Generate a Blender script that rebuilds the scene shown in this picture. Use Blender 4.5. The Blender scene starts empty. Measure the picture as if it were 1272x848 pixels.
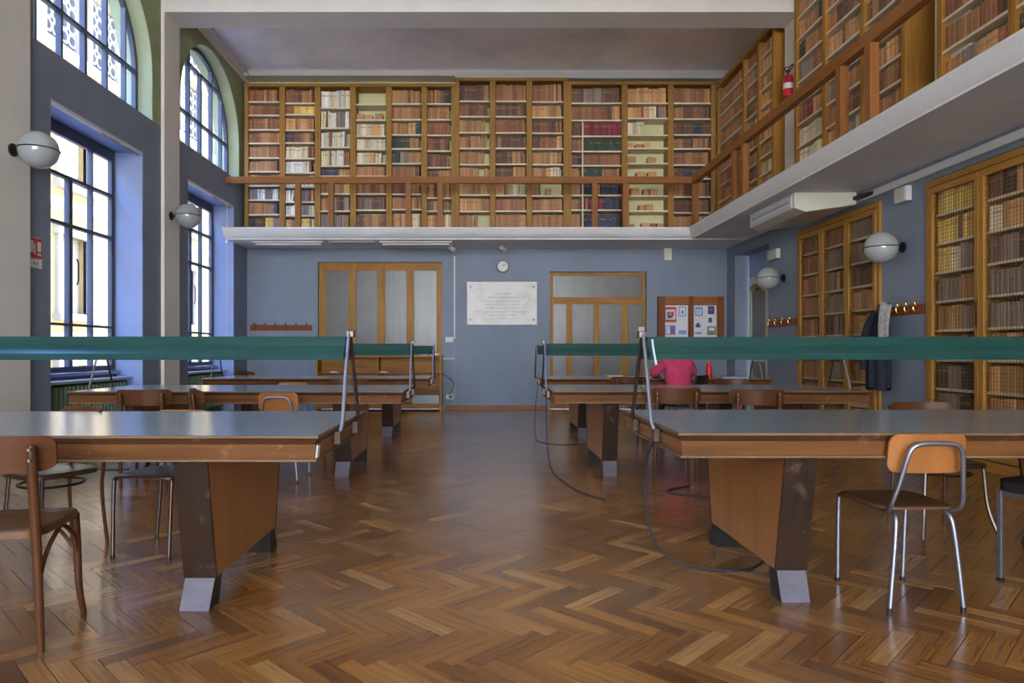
import bpy, math, random
from mathutils import Vector, Matrix
R = math.radians
rnd = random.Random(7)
SC = bpy.context.scene
COL = SC.collection

# ------------------------------------------------------------------ camera
CAMZ = 1.14
cam_d = bpy.data.cameras.new('camera'); cam = bpy.data.objects.new('camera', cam_d); COL.objects.link(cam)
cam.location = (0, 0, CAMZ); cam.rotation_euler = (R(90), 0, 0)
cam_d.sensor_width = 36; cam_d.lens = 24
cam_d.shift_x = 38/1272; cam_d.shift_y = 12/1272
cam_d.clip_start = .05; cam_d.clip_end = 300
SC.camera = cam
# ------------------------------------------------------------------ world
W = bpy.data.worlds.new('sky'); SC.world = W; W.use_nodes = True
nt = W.node_tree; nt.nodes.clear()
out = nt.nodes.new('ShaderNodeOutputWorld'); bg = nt.nodes.new('ShaderNodeBackground')
tc = nt.nodes.new('ShaderNodeTexCoord'); sep = nt.nodes.new('ShaderNodeSeparateXYZ'); cr = nt.nodes.new('ShaderNodeValToRGB')
nt.links.new(tc.outputs['Generated'], sep.inputs[0]); nt.links.new(sep.outputs['Z'], cr.inputs[0])
cr.color_ramp.elements[0].position = 0.0; cr.color_ramp.elements[0].color = (.93, .95, 1.0, 1)
cr.color_ramp.elements[1].position = .75; cr.color_ramp.elements[1].color = (.16, .34, 1.0, 1)
e = cr.color_ramp.elements.new(.22); e.color = (.78, .88, 1.0, 1)
e = cr.color_ramp.elements.new(.45); e.color = (.32, .54, 1.0, 1)
nt.links.new(cr.outputs[0], bg.inputs[0]); bg.inputs[1].default_value = 4.6
nt.links.new(bg.outputs[0], out.inputs[0])
# ------------------------------------------------------------------ sun (falls on the facade across the street)
sd = bpy.data.lights.new('sun', 'SUN'); sd.energy = 1.6; sd.angle = R(1); sd.color = (1, .95, .85)
sun = bpy.data.objects.new('sun', sd); COL.objects.link(sun)
sun.rotation_euler = Vector((-.62, -.12, -.75)).to_track_quat('-Z', 'Y').to_euler()
# ------------------------------------------------------------------ colour management
vs = SC.view_settings
vs.view_transform = 'Standard'; vs.look = 'None'; vs.gamma = 1.0; vs.use_curve_mapping = False
vs.exposure = 1.92
SC.cycles.max_bounces = 10; SC.cycles.diffuse_bounces = 6; SC.cycles.glossy_bounces = 4
SC.cycles.transparent_max_bounces = 16
SC.cycles.sample_clamp_indirect = 8

# ------------------------------------------------------------------ materials
def lin(c):
    return tuple(((x/255)/12.92 if x/255 <= .04045 else ((x/255+.055)/1.055)**2.4) for x in c) + (1,)
class NT:
    def __init__(s, name):
        s.m = bpy.data.materials.new(name); s.m.use_nodes = True
        s.t = s.m.node_tree; s.b = s.t.nodes['Principled BSDF']; s.o = s.t.nodes['Material Output']
    def n(s, k, **kw):
        x = s.t.nodes.new(k)
        for a, b in kw.items(): setattr(x, a, b)
        return x
    def l(s, a, b): s.t.links.new(a, b)
    def mix(s, fac, a, b, bt='MIX'):
        x = s.n('ShaderNodeMix', data_type='RGBA', blend_type=bt)
        for i, v in ((0, fac), (6, a), (7, b)):
            if hasattr(v, 'links') or hasattr(v, 'is_linked'): s.l(v, x.inputs[i])
            else: x.inputs[i].default_value = v
        return x.outputs[2]
    def math(s, op, a, b=0.0):
        x = s.n('ShaderNodeMath', operation=op)
        for i, v in ((0, a), (1, b)):
            if hasattr(v, 'is_linked'): s.l(v, x.inputs[i])
            else: x.inputs[i].default_value = v
        return x.outputs[0]
    def ramp(s, f, stops):
        x = s.n('ShaderNodeValToRGB'); s.l(f, x.inputs[0])
        el = x.color_ramp.elements
        el[0].position, el[0].color = stops[0]; el[1].position, el[1].color = stops[-1]
        for p, c in stops[1:-1]:
            q = el.new(p); q.color = c
        return x.outputs[0]
    def coord(s, scale=(1, 1, 1), kind='Object', rot=(0, 0, 0)):
        tc = s.n('ShaderNodeTexCoord'); mp = s.n('ShaderNodeMapping')
        mp.inputs['Scale'].default_value = scale; mp.inputs['Rotation'].default_value = rot
        s.l(tc.outputs[kind], mp.inputs[0]); return mp.outputs[0]
    def noise(s, v, scale, detail=3, rough=.5):
        x = s.n('ShaderNodeTexNoise'); s.l(v, x.inputs['Vector'])
        x.inputs['Scale'].default_value = scale; x.inputs['Detail'].default_value = detail; x.inputs['Roughness'].default_value = rough
        return x.outputs[0]
    def bump(s, h, strength=.2, dist=.01):
        x = s.n('ShaderNodeBump'); x.inputs['Strength'].default_value = strength; x.inputs['Distance'].default_value = dist
        s.l(h, x.inputs['Height']); s.l(x.outputs[0], s.b.inputs['Normal'])
    def set(s, rough=None, metal=None, spec=None, coat=None):
        if rough is not None: s.b.inputs['Roughness'].default_value = rough
        if metal is not None: s.b.inputs['Metallic'].default_value = metal
        if spec is not None: s.b.inputs['Specular IOR Level'].default_value = spec
        if coat is not None: s.b.inputs['Coat Weight'].default_value = coat
        return s
    def base(s, c):
        if hasattr(c, 'is_linked'): s.l(c, s.b.inputs['Base Color'])
        else: s.b.inputs['Base Color'].default_value = c
def scl(c, k): return tuple(min(1, x*k) for x in c[:3]) + (1,)
def paint(name, rgb, rough=.7, var=.06, scale=1.3, bump=.08, metal=0):
    s = NT(name); c = lin(rgb)
    n = s.noise(s.coord(), scale, 5, .6)
    s.base(s.ramp(n, [(.3, scl(c, 1-var*1.6)), (.7, scl(c, 1+var))])); s.set(rough, metal)
    if bump: s.bump(s.noise(s.coord(), 60, 3), bump, .004)
    return s.m
def wood(name, rgb, axis=0, rough=.4, dark=.55, scale=1.0, coat=0.0, wear=0.0):
    s = NT(name); c = lin(rgb)
    sc = [14*scale]*3; sc[axis] = .9*scale
    v = s.coord(tuple(sc)); oi = s.n('ShaderNodeObjectInfo')
    add = s.n('ShaderNodeVectorMath', operation='ADD'); s.l(v, add.inputs[0])
    r10 = s.math('MULTIPLY', oi.outputs['Random'], 37.0)
    cb = s.n('ShaderNodeCombineXYZ'); s.l(r10, cb.inputs[0]); s.l(r10, cb.inputs[1]); s.l(r10, cb.inputs[2]); s.l(cb.outputs[0], add.inputs[1])
    g = s.noise(add.outputs[0], 1.6, 6, .62)
    col = s.ramp(g, [(.28, scl(c, dark)), (.5, c), (.78, scl(c, 1.28))])
    big = s.noise(s.coord((1, 1, 1)), 2.2, 3)
    col = s.mix(s.math('MULTIPLY', big, .45), col, scl(c, .5), 'MIX')
    if wear:
        w = s.noise(s.coord(), 9, 6, .7)
        col = s.mix(s.ramp(w, [(.60, (0, 0, 0, 1)), (.72, (wear, wear, wear, 1))]), col, lin((190, 165, 135)))
    s.base(col); s.set(rough, coat=coat, spec=.2 if not coat > .15 else .35); s.bump(g, .12, .002)
    s.b.inputs['Coat Roughness'].default_value = .15
    return s.m
def metal(name, rgb, rough=.3, var=.1):
    s = NT(name); c = lin(rgb); n = s.noise(s.coord(), 30, 3)
    s.base(s.ramp(n, [(.3, scl(c, 1-var)), (.7, c)])); s.set(rough, .9); return s.m
def plain(name, rgb, rough=.5, var=.05):
    return paint(name, rgb, rough, var, 8, 0)
def glassmat(name, tint=(1, 1, 1, 1), gl=.12):
    s = NT(name)
    tr = s.n('ShaderNodeBsdfTransparent'); tr.inputs[0].default_value = tint
    g = s.n('ShaderNodeBsdfGlossy'); g.inputs['Roughness'].default_value = .02
    lw = s.n('ShaderNodeLayerWeight')
    fr = s.math('ADD', s.math('MULTIPLY', s.math('POWER', lw.outputs['Facing'], 5.0), .7), .03)
    mx = s.n('ShaderNodeMixShader'); s.l(fr, mx.inputs[0]); s.l(tr.outputs[0], mx.inputs[1]); s.l(g.outputs[0], mx.inputs[2])
    s.l(mx.outputs[0], s.o.inputs[0]); return s.m

M = {}
M['slate'] = paint('slate_blue_paint', (122, 132, 148), .6, .07)
M['slate_lt'] = paint('pale_blue_grey_paint', (140, 156, 192), .6, .05)
M['offwhite'] = paint('off_white_paint', (222, 216, 206), .7, .04)
M['green_wall'] = paint('sage_green_plaster', (150, 158, 116), .8, .12, 2.5)
M['green_lt'] = paint('pale_green_plaster', (176, 186, 150), .8, .08)
M['shelf_back'] = paint('yellow_green_distemper', (214, 212, 160), .85, .06)
M['ceil'] = paint('grey_white_ceiling_plaster', (242, 243, 246), .85, .12, .8)
M['white'] = paint('white_gloss_paint', (205, 204, 200), .45, .03)
M['slab'] = paint('gallery_white_plaster', (218, 217, 215), .7, .05)
M['cream'] = plain('cream_enamel', (205, 200, 182), .4)
M['golden'] = wood('golden_oak_vertical', (172, 124, 54), 2, .45, .6)
M['golden_x'] = wood('golden_oak_horizontal', (168, 116, 52), 0, .45, .6)
M['golden_y'] = wood('golden_oak_lengthwise', (172, 124, 54), 1, .45, .6)
M['rail'] = wood('red_oak_rail', (152, 98, 52), 0, .4, .7)
M['rail_y'] = wood('red_oak_rail_lengthwise', (154, 98, 48), 1, .4, .7)
M['rail_z'] = wood('red_oak_post', (152, 98, 52), 2, .4, .7)
M['case'] = wood('bookcase_oak_vertical', (166, 124, 62), 2, .5, .6)
M['case_x'] = wood('bookcase_oak_horizontal', (166, 124, 62), 0, .5, .6)
M['shelf'] = plain('cream_shelf_board', (226, 212, 180), .6)
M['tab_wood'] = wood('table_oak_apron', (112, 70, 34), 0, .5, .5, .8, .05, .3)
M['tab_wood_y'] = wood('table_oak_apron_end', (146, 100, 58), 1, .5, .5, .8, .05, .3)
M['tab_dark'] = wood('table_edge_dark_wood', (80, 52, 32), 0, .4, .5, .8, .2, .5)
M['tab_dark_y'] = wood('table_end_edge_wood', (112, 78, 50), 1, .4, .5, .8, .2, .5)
M['ped'] = wood('pedestal_light_veneer', (164, 108, 58), 2, .5, .78, .5, .2)
M['ped_dark'] = wood('pedestal_dark_veneer', (50, 31, 19), 2, .6, .55, .7, 0, .12)
M['foot'] = paint('worn_grey_metal_foot', (94, 86, 92), .45, .15, 9, 0, 0)
M['foot_dark'] = plain('dark_foot_block', (34, 30, 28), .5)
M['chair'] = wood('bentwood_brown', (88, 52, 27), 2, .4, .6, .8, .1)
M['chair_x'] = wood('bentwood_brown_back', (92, 54, 27), 0, .45, .6, .6, .05)
M['chair_seat'] = wood('bentwood_seat', (112, 72, 36), 1, .35, .55, .6, .2)
M['ply'] = wood('orange_plywood', (160, 100, 50), 2, .4, .82, .4, .15)
M['ply_seat'] = wood('plywood_seat', (110, 72, 38), 0, .4, .6, .6, .2)
M['dark_ply'] = wood('dark_plywood', (74, 52, 36), 0, .35, .6, .6, .2)
M['steel'] = metal('satin_chrome_tube', (150, 150, 156), .4)
M['steel_dk'] = metal('dull_dark_tube', (96, 84, 76), .35)
M['blackm'] = plain('black_metal', (26, 25, 26), .4)
M['winbar'] = plain('slate_window_iron', (72, 80, 96), .5)
M['black_pad'] = plain('black_leatherette', (38, 34, 36), .45)
M['brass'] = metal('polished_brass', (205, 165, 90), .25)
M['rack'] = wood('coat_rack_mahogany', (140, 72, 44), 1, .3, .6)
M['rack_z'] = wood('notice_board_oak', (128, 74, 36), 2, .4, .6)
M['green_rad'] = plain('green_radiator_enamel', (92, 122, 84), .35)
M['rad_top'] = plain('pale_sill_enamel', (170, 184, 184), .4)
M['ribbed'] = paint('grey_ribbed_glass', (120, 119, 115), .25, .08, 2)
M['paper'] = plain('white_paper', (215, 214, 210), .7)
M['pink'] = paint('raspberry_cotton', (205, 62, 100), .9, .1, 8, .3)
M['skin'] = plain('skin', (205, 155, 130), .5)
M['hair'] = plain('dark_brown_hair', (50, 34, 26), .5)
M['denim'] = paint('dark_denim', (42, 48, 66), .9, .1, 20, .2)
M['navy_cloth'] = paint('navy_wool', (36, 39, 54), .95, .15, 12, .3)
M['grey_cloth'] = paint('grey_knit', (150, 146, 140), .95, .3, 30, .4)
M['red'] = plain('red_enamel', (200, 42, 42), .3)
M['cord'] = plain('black_rubber_cord', (34, 34, 44), .5)
M['gold_print'] = plain('brown_inscription_paint', (150, 120, 100), .6)
M['extwall'] = paint('ochre_stucco', (132, 110, 66), .85, .06, .6)
M['extcream'] = paint('cream_stone', (130, 124, 110), .8, .05, .8)
M['extgrey'] = paint('grey_stone_tracery', (92, 94, 100), .8, .05, .8)
M['asphalt'] = paint('courtyard_paving', (150, 146, 140), .9, .06, .8)
M['wire'] = metal('brass_wire', (150, 118, 78), .4)
M['glass'] = glassmat('clear_window_glass')

# tabletop linoleum
s = NT('grey_green_linoleum'); c = lin((128, 139, 141))
n = s.noise(s.coord((1, 1.5, 1)), 2.5, 3, .5)
s.base(s.ramp(n, [(.3, scl(c, .92)), (.7, scl(c, 1.08))])); s.set(.25, spec=.9, coat=.8); s.b.inputs['Coat Roughness'].default_value = .22
rr = s.ramp(s.noise(s.coord((1, 2, 1)), 2, 2), [(.35, (.27, .27, .27, 1)), (.7, (.33, .33, .33, 1))])
M['lino'] = s.m
# lamp shade enamel
s = NT('green_enamel_shade'); c = lin((24, 64, 58)); n = s.noise(s.coord((.5, 6, 6)), 6, 5, .6)
s.base(s.ramp(n, [(.3, scl(c, .75)), (.7, scl(c, 1.2))])); s.set(.3, spec=.9); s.bump(s.noise(s.coord(), 30, 2), .03, .002); M['shade'] = s.m
# opal globe
s = NT('opal_globe_glass'); s.base(lin((158, 160, 158))); s.set(.12, spec=.6); s.b.inputs['Subsurface Weight'].default_value = .1; M['opal'] = s.m
# marble
s = NT('pale_marble'); n = s.noise(s.coord(), 3, 8, .65)
s.base(s.ramp(n, [(.3, lin((160, 153, 142))), (.55, lin((182, 177, 167))), (.8, lin((172, 165, 154)))])); s.set(.3); M['marble'] = s.m
# parquet block: tone per plank
s = NT('oak_parquet')
geo = s.n('ShaderNodeNewGeometry'); oi = s.n('ShaderNodeObjectInfo')
rv = s.math('FRACT', s.math('ADD', geo.outputs['Random Per Island'], oi.outputs['Random']))
uvn = s.n('ShaderNodeUVMap'); mp = s.n('ShaderNodeMapping'); s.l(uvn.outputs[0], mp.inputs[0]); mp.inputs['Scale'].default_value = (2.2, 42, 1)
cb = s.n('ShaderNodeCombineXYZ'); s.l(s.math('MULTIPLY', rv, 91.0), cb.inputs[0]); s.l(s.math('MULTIPLY', rv, 57.0), cb.inputs[1]); s.l(cb.outputs[0], mp.inputs['Location'])
g = s.noise(mp.outputs[0], 1.0, 6, .6)
tone = s.ramp(rv, [(0, lin((124, 76, 34))), (.2, lin((148, 96, 46))), (.6, lin((168, 112, 54))), (.88, lin((182, 124, 62))), (1, lin((206, 154, 92)))])
grain = s.ramp(g, [(.28, (.52, .48, .44, 1)), (.5, (.98, .98, .98, 1)), (.75, (1.2, 1.2, 1.2, 1))])
col = s.mix(1.0, tone, grain, 'MULTIPLY')
wv = s.coord((1, 1, 1), 'Object')
geoP = geo.outputs['Position']
big = s.n('ShaderNodeTexNoise'); s.l(geoP, big.inputs['Vector']); big.inputs['Scale'].default_value = 1.3; big.inputs['Detail'].default_value = 3; big.inputs['Roughness'].default_value = .5
wear = s.ramp(big.outputs[0], [(.45, (0, 0, 0, 1)), (.85, (.6, .6, .6, 1))])
col = s.mix(wear, col, lin((140, 112, 82)))
big2 = s.n('ShaderNodeTexNoise'); s.l(geoP, big2.inputs['Vector']); big2.inputs['Scale'].default_value = .55; big2.inputs['Detail'].default_value = 3
col = s.mix(1.0, col, s.ramp(big2.outputs[0], [(.3, (.72, .68, .62, 1)), (.65, (1.12, 1.1, 1.05, 1))]), 'MULTIPLY')
s.base(col)
rgh = s.ramp(big.outputs[0], [(.3, (.21, .21, .21, 1)), (.7, (.26, .26, .26, 1))]); s.l(rgh, s.b.inputs['Roughness'])
s.b.inputs['Specular IOR Level'].default_value = .5; s.b.inputs['Coat Weight'].default_value = 1; s.b.inputs['Coat Roughness'].default_value = .23; s.b.inputs['Coat IOR'].default_value = 1.55
s.bump(g, .12, .001)
M['parquet'] = s.m
M['joint'] = plain('dark_floor_joint', (60, 40, 26), .8)
# book cloth / leather, one per colour; bands across the spine from UV v
BC = {'r': ('reddish brown', (134, 86, 62)), 'b': ('brown', (152, 110, 74)), 'd': ('dark brown', (100, 72, 58)), 't': ('tan', (182, 138, 92)),
      'c': ('cream', (200, 187, 157)), 'w': ('off-white', (204, 200, 190)), 'n': ('navy blue', (54, 57, 80)), 'g': ('dark green', (51, 64, 54)),
      'k': ('crimson', (116, 42, 54)), 'y': ('grey', (126, 112, 104)), 'o': ('ochre', (214, 180, 100)), 'x': ('near-black', (55, 48, 47))}
for k, (nm, rgb) in BC.items():
    s = NT('book_' + nm.replace(' ', '_').replace('-', '_')); c = lin(rgb)
    geo = s.n('ShaderNodeNewGeometry'); oi = s.n('ShaderNodeObjectInfo')
    rv = s.math('FRACT', s.math('ADD', geo.outputs['Random Per Island'], oi.outputs['Random']))
    col = s.ramp(rv, [(0, scl(c, .95)), (.5, scl(c, 1.3)), (1, scl(c, 1.7))])
    uvn = s.n('ShaderNodeUVMap'); sp = s.n('ShaderNodeSeparateXYZ'); s.l(uvn.outputs[0], sp.inputs[0])
    light = k in 'cwot'
    bd = (0, 0, 0, 1)
    gold = lin((190, 150, 90)) if not light else lin((120, 70, 50))
    fb = s.n('ShaderNodeValToRGB'); s.l(sp.outputs['Y'], fb.inputs[0]); fb.color_ramp.interpolation = 'CONSTANT'
    el = fb.color_ramp.elements; el[0].position = 0; el[0].color = bd; el[1].position = .14; el[1].color = (.5, .5, .5, 1)
    for p, v in ((.155, 0), (.36, .4), (.372, 0), (.66, .75), (.78, 0), (.88, .5), (.895, 0)):
        q = el.new(p); q.color = (v, v, v, 1)
    f2 = s.math('MULTIPLY', fb.outputs[0], s.math('GREATER_THAN', s.math('FRACT', s.math('MULTIPLY', rv, 7.0)), .35))
    s.base(s.mix(s.math('MULTIPLY', f2, .5), col, gold)); s.set(.55)
    M['bk_' + k] = s.m
M['page'] = plain('aged_page_edges', (196, 180, 146), .8)

# ------------------------------------------------------------------ mesh builder
class MB:
    def __init__(s): s.v, s.f, s.mi, s.uv = [], [], [], []
    def face(s, idx, m=0, uv=None): s.f.append(idx); s.mi.append(m); s.uv.append(uv)
    def hexa(s, p, m=0):
        b = len(s.v); s.v += [tuple(q) for q in p]
        for q in ((0, 3, 2, 1), (4, 5, 6, 7), (0, 1, 5, 4), (1, 2, 6, 5), (2, 3, 7, 6), (3, 0, 4, 7)): s.face([b+i for i in q], m)
        return s
    def box(s, x0, x1, y0, y1, z0, z1, m=0):
        return s.hexa([(x0, y0, z0), (x1, y0, z0), (x1, y1, z0), (x0, y1, z0), (x0, y0, z1), (x1, y0, z1), (x1, y1, z1), (x0, y1, z1)], m)
    def rbox(s, c, size, rz=0, m=0, tilt=None):
        mt = Matrix.Rotation(rz, 3, 'Z')
        if tilt: mt = mt @ Matrix.Rotation(tilt[0], 3, tilt[1])
        P = []
        for dz in (-.5, .5):
            for dx, dy in ((-.5, -.5), (.5, -.5), (.5, .5), (-.5, .5)):
                P.append(Vector(c) + mt @ Vector((dx*size[0], dy*size[1], dz*size[2])))
        return s.hexa(P, m)
    def prism(s, poly, axis, a, b, m=0, caps=True):
        """poly of 2d points in the plane normal to axis (remaining axes in order)"""
        n = len(poly); base = len(s.v)
        for t in (a, b):
            for p in poly:
                q = list(p); q.insert(axis, t); s.v.append(tuple(q))
        for i in range(n): s.face([base+i, base+(i+1) % n, base+n+(i+1) % n, base+n+i], m)
        if caps: s.face([base+i for i in range(n)][::-1], m); s.face([base+n+i for i in range(n)], m)
        return s
    def ring(s, c, t, r, n, up=None):
        t = t.normalized()
        if up is None: up = Vector((0, 0, 1)) if abs(t.z) < .9 else Vector((1, 0, 0))
        u = up - t*up.dot(t); u.normalize(); w = t.cross(u)
        b = len(s.v)
        ru, rw = (r if isinstance(r, tuple) else (r, r))
        for i in range(n):
            a = 2*math.pi*i/n; s.v.append(tuple(c + u*ru*math.cos(a) + w*rw*math.sin(a)))
        return b, u
    def tube(s, pts, r, n=8, m=0, closed=False):
        pts = [Vector(p) for p in pts]; k = len(pts); bs = []; up = None
        for i, p in enumerate(pts):
            if closed: t = pts[(i+1) % k] - pts[i-1]
            else: t = pts[min(i+1, k-1)] - pts[max(i-1, 0)]
            ri = r[i] if isinstance(r, list) else r
            b, up = s.ring(p, t, ri, n, up); bs.append(b)
        for i in range(k if closed else k-1):
            a, b = bs[i], bs[(i+1) % k]
            for j in range(n): s.face([a+j, a+(j+1) % n, b+(j+1) % n, b+j], m)
        if not closed:
            s.face([bs[0]+j for j in range(n)][::-1], m); s.face([bs[-1]+j for j in range(n)], m)
        return s
    def lathe(s, prof, c=(0, 0, 0), n=16, m=0, axis=2):
        b0 = len(s.v); c = Vector(c)
        for r, h in prof:
            for i in range(n):
                a = 2*math.pi*i/n; q = [r*math.cos(a), r*math.sin(a)]; q.insert(axis, h); s.v.append(tuple(c + Vector(q)))
        for k in range(len(prof)-1):
            for j in range(n):
                s.face([b0+k*n+j, b0+k*n+(j+1) % n, b0+(k+1)*n+(j+1) % n, b0+(k+1)*n+j], m)
        s.face([b0+j for j in range(n)][::-1], m); e = b0+(len(prof)-1)*n; s.face([e+j for j in range(n)], m)
        return s
    def sphere(s, c, r, n=20, m=0, squash=1):
        k = n//2
        return s.lathe([(max(1e-4, r*math.sin(math.pi*i/k)), -r*math.cos(math.pi*i/k)*squash) for i in range(k+1)], c, n, m)
    def build(s, name, mat, parent=None, smooth=False, bevel=0, seg=2, label=None):
        off = Vector((0, 0, 0)); q = parent
        while q: off += Vector(q.location); q = q.parent
        me = bpy.data.meshes.new(name)
        me.from_pydata([tuple(Vector(v)-off) for v in s.v], [], s.f)
        for mm in (mat if isinstance(mat, (list, tuple)) else [mat]): me.materials.append(M[mm] if isinstance(mm, str) else mm)
        me.polygons.foreach_set('material_index', s.mi)
        if any(u is not None for u in s.uv):
            ul = me.uv_layers.new(name='UVMap'); k = 0
            for f, u in zip(s.f, s.uv):
                for j in range(len(f)):
                    ul.data[k].uv = u[j] if u else (0, 0.5); k += 1
        me.update()
        import bmesh as _b
        if len(s.f) < 20000:
            bm = _b.new(); bm.from_mesh(me); _b.ops.recalc_face_normals(bm, faces=bm.faces); bm.to_mesh(me); bm.free()
        if smooth:
            me.polygons.foreach_set('use_smooth', [True]*len(me.polygons))
            me.set_sharp_from_angle(angle=R(38))
        o = bpy.data.objects.new(name, me); COL.objects.link(o)
        if parent: o.parent = parent
        if bevel:
            b = o.modifiers.new('bevel', 'BEVEL'); b.width = bevel; b.segments = seg; b.limit_method = 'ANGLE'; b.angle_limit = R(40)
        if label: o['label'] = label
        return o
def box(name, mat, x0, x1, y0, y1, z0, z1, parent=None, bevel=0, label=None):
    return MB().box(x0, x1, y0, y1, z0, z1).build(name, mat, parent, bevel=bevel, label=label)
def empty(name, loc, rz=0):
    o = bpy.data.objects.new(name, None); COL.objects.link(o); o.location = loc; o.rotation_euler = (0, 0, rz); o.empty_display_size = .1; return o
def tag(o, label=None, cat=None, group=None, kind=None):
    for k, v in (('label', label), ('category', cat), ('group', group), ('kind', kind)):
        if v: o[k] = v
    return o
def struct(o): o['kind'] = 'structure'; return o
def copy_tree(o, parent=None):
    c = o.copy(); COL.objects.link(c)
    if parent: c.parent = parent
    for ch in list(o.children): copy_tree(ch, c)
    return c
def place(proto, used, loc, rz, label, group=None):
    o = proto if not used[0] else copy_tree(proto)
    used[0] = True
    o.location = loc; o.rotation_euler = (0, 0, rz); o['label'] = label
    if group: o['group'] = group
    return o
def arc(cx, cy, r, a0, a1, n): return [(cx+r*math.cos(R(a0+(a1-a0)*i/n)), cy+r*math.sin(R(a0+(a1-a0)*i/n))) for i in range(n+1)]
def smoothpath(pts, k=6):
    P = [Vector(p) for p in pts]; P = [P[0]] + P + [P[-1]]; o = []
    for i in range(1, len(P)-2):
        for j in range(k):
            t = j/k; a, b, c, d = P[i-1], P[i], P[i+1], P[i+2]
            o.append(.5*((2*b)+(-a+c)*t+(2*a-5*b+4*c-d)*t*t+(-a+3*b-3*c+d)*t**3))
    o.append(P[-2]); return o
def text(body, size, loc, rot, mat, parent=None, name='lettering', align='CENTER', ext=.001):
    cu = bpy.data.curves.new(name, 'FONT'); cu.body = body; cu.size = size; cu.align_x = align; cu.extrude = ext
    tmp = bpy.data.objects.new(name, cu); COL.objects.link(tmp); tmp.data.materials.append(M[mat])
    dg = bpy.context.evaluated_depsgraph_get(); me = bpy.data.meshes.new_from_object(tmp.evaluated_get(dg))
    bpy.data.objects.remove(tmp)
    o = bpy.data.objects.new(name, me); COL.objects.link(o); o.rotation_euler = rot
    off = Vector((0, 0, 0)); q = parent
    while q: off += Vector(q.location); q = q.parent
    o.location = Vector(loc)-off
    if parent: o.parent = parent
    return o

# ================================================================== STRUCTURE
XL, XR, YB, YR, H = -4.6, 4.82, 13.4, -11.0, 6.53
GT, GB = 3.34, 3.15            # gallery floor top / underside
PITCH = 3.41
BAYS = [11.69 + PITCH*k for k in range(0, -7, -1)]
PILL = [(9.8+PITCH*k, 10.3+PITCH*k) for k in range(0, -7, -1)]
AR, ASP, SILL2 = 1.28, 5.00, 4.36

def clip(poly, x0, x1, y0, y1):
    for ax, lim, sg in ((0, x0, 1), (0, x1, -1), (1, y0, 1), (1, y1, -1)):
        o = []
        for i, p in enumerate(poly):
            q = poly[i-1]; a = (p[ax]-lim)*sg; b = (q[ax]-lim)*sg
            if (a >= 0) != (b >= 0):
                t = b/(b-a); o.append((q[0]+(p[0]-q[0])*t, q[1]+(p[1]-q[1])*t))
            if a >= 0: o.append(p)
        poly = o
        if len(poly) < 3: return []
    return poly

# ---- floor: sub-base, then parquet blocks laid in herringbone bands
fl = struct(MB().box(-5.05, 5.2, YR, 13.75, -.12, -.012).build('floor', 'joint'))
PL, PW, g2 = .372, .0744, .0014
planks = []
c45 = math.sqrt(.5)
for st in range(-26, 60):
    ox, oy = st*(PL+PW), st*(PW-PL)
    for k in range(-140, 260):
        for kind in (0, 1):
            if kind == 0: x0, x1, y0, y1 = k*PW, k*PW+PL, k*PW, k*PW+PW
            else: x0, x1, y0, y1 = k*PW+PL, k*PW+PL+PW, k*PW+PW-PL, k*PW+PW
            x0 += ox; x1 += ox; y0 += oy; y1 += oy
            cx, cy = (x0+x1)/2, (y0+y1)/2
            wx, wy = (cx+cy)*c45, (cy-cx)*c45+3.0
            if not (XL-.3 < wx < XR+.3 and 1.2 < wy < YB+.3): continue
            poly = [((a+b)*c45, (b-a)*c45+3.0) for a, b in ((x0+g2, y0+g2), (x1-g2, y0+g2), (x1-g2, y1-g2), (x0+g2, y1-g2))]
            L0, W0 = (PL, PW) if kind == 0 else (PW, PL)
            uv = [(0, 0), (PL, 0), (PL, PW), (0, PW)] if kind == 0 else [(0, 0), (0, PW), (PL, PW), (PL, 0)]
            full = all(XL < p[0] < XR and p[1] < YB for p in poly)
            if not full:
                poly = clip(poly, XL, XR, 1.0, YB)
                if len(poly) < 3: continue
                uv = [(p[0]*.7+p[1]*.7, p[1]*.7-p[0]*.7) for p in poly]
            vis = abs((wx*848/wy)-38+0) < 640 and wy > 2.3
            planks.append((wy if (vis and full) else 99, poly, uv))
planks.sort(key=lambda t: t[0])
def plank_mesh(mb, poly, uv, r):
    n = len(poly); b = len(mb.v)
    lift = r.uniform(-.0006, .0006)
    dz = [lift + r.uniform(-.0004, .0004) for _ in poly]
    mb.v += [(p[0], p[1], -.012) for p in poly] + [(p[0], p[1], d) for p, d in zip(poly, dz)]
    mb.face([b+n+i for i in range(n)], 0, uv)
    for i in range(n):
        j = (i+1) % n; mb.face([b+i, b+j, b+n+j, b+n+i], 0, [uv[i], uv[j], uv[j], uv[i]])
st = MB()
for i, (key, poly, uv) in enumerate(planks):
    if i < 300:
        mb = MB(); plank_mesh(mb, poly, uv, rnd); o = mb.build('parquet_block', 'parquet', fl)
    else: plank_mesh(st, poly, uv, rnd)
o = st.build('parquet_block', 'parquet', fl); o['kind'] = 'stuff'
# plain boards nearer than the picture shows
o = MB().box(XL, XR, YR, 1.2, -.012, -.001).build('floor_board', 'tab_wood', fl)

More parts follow.
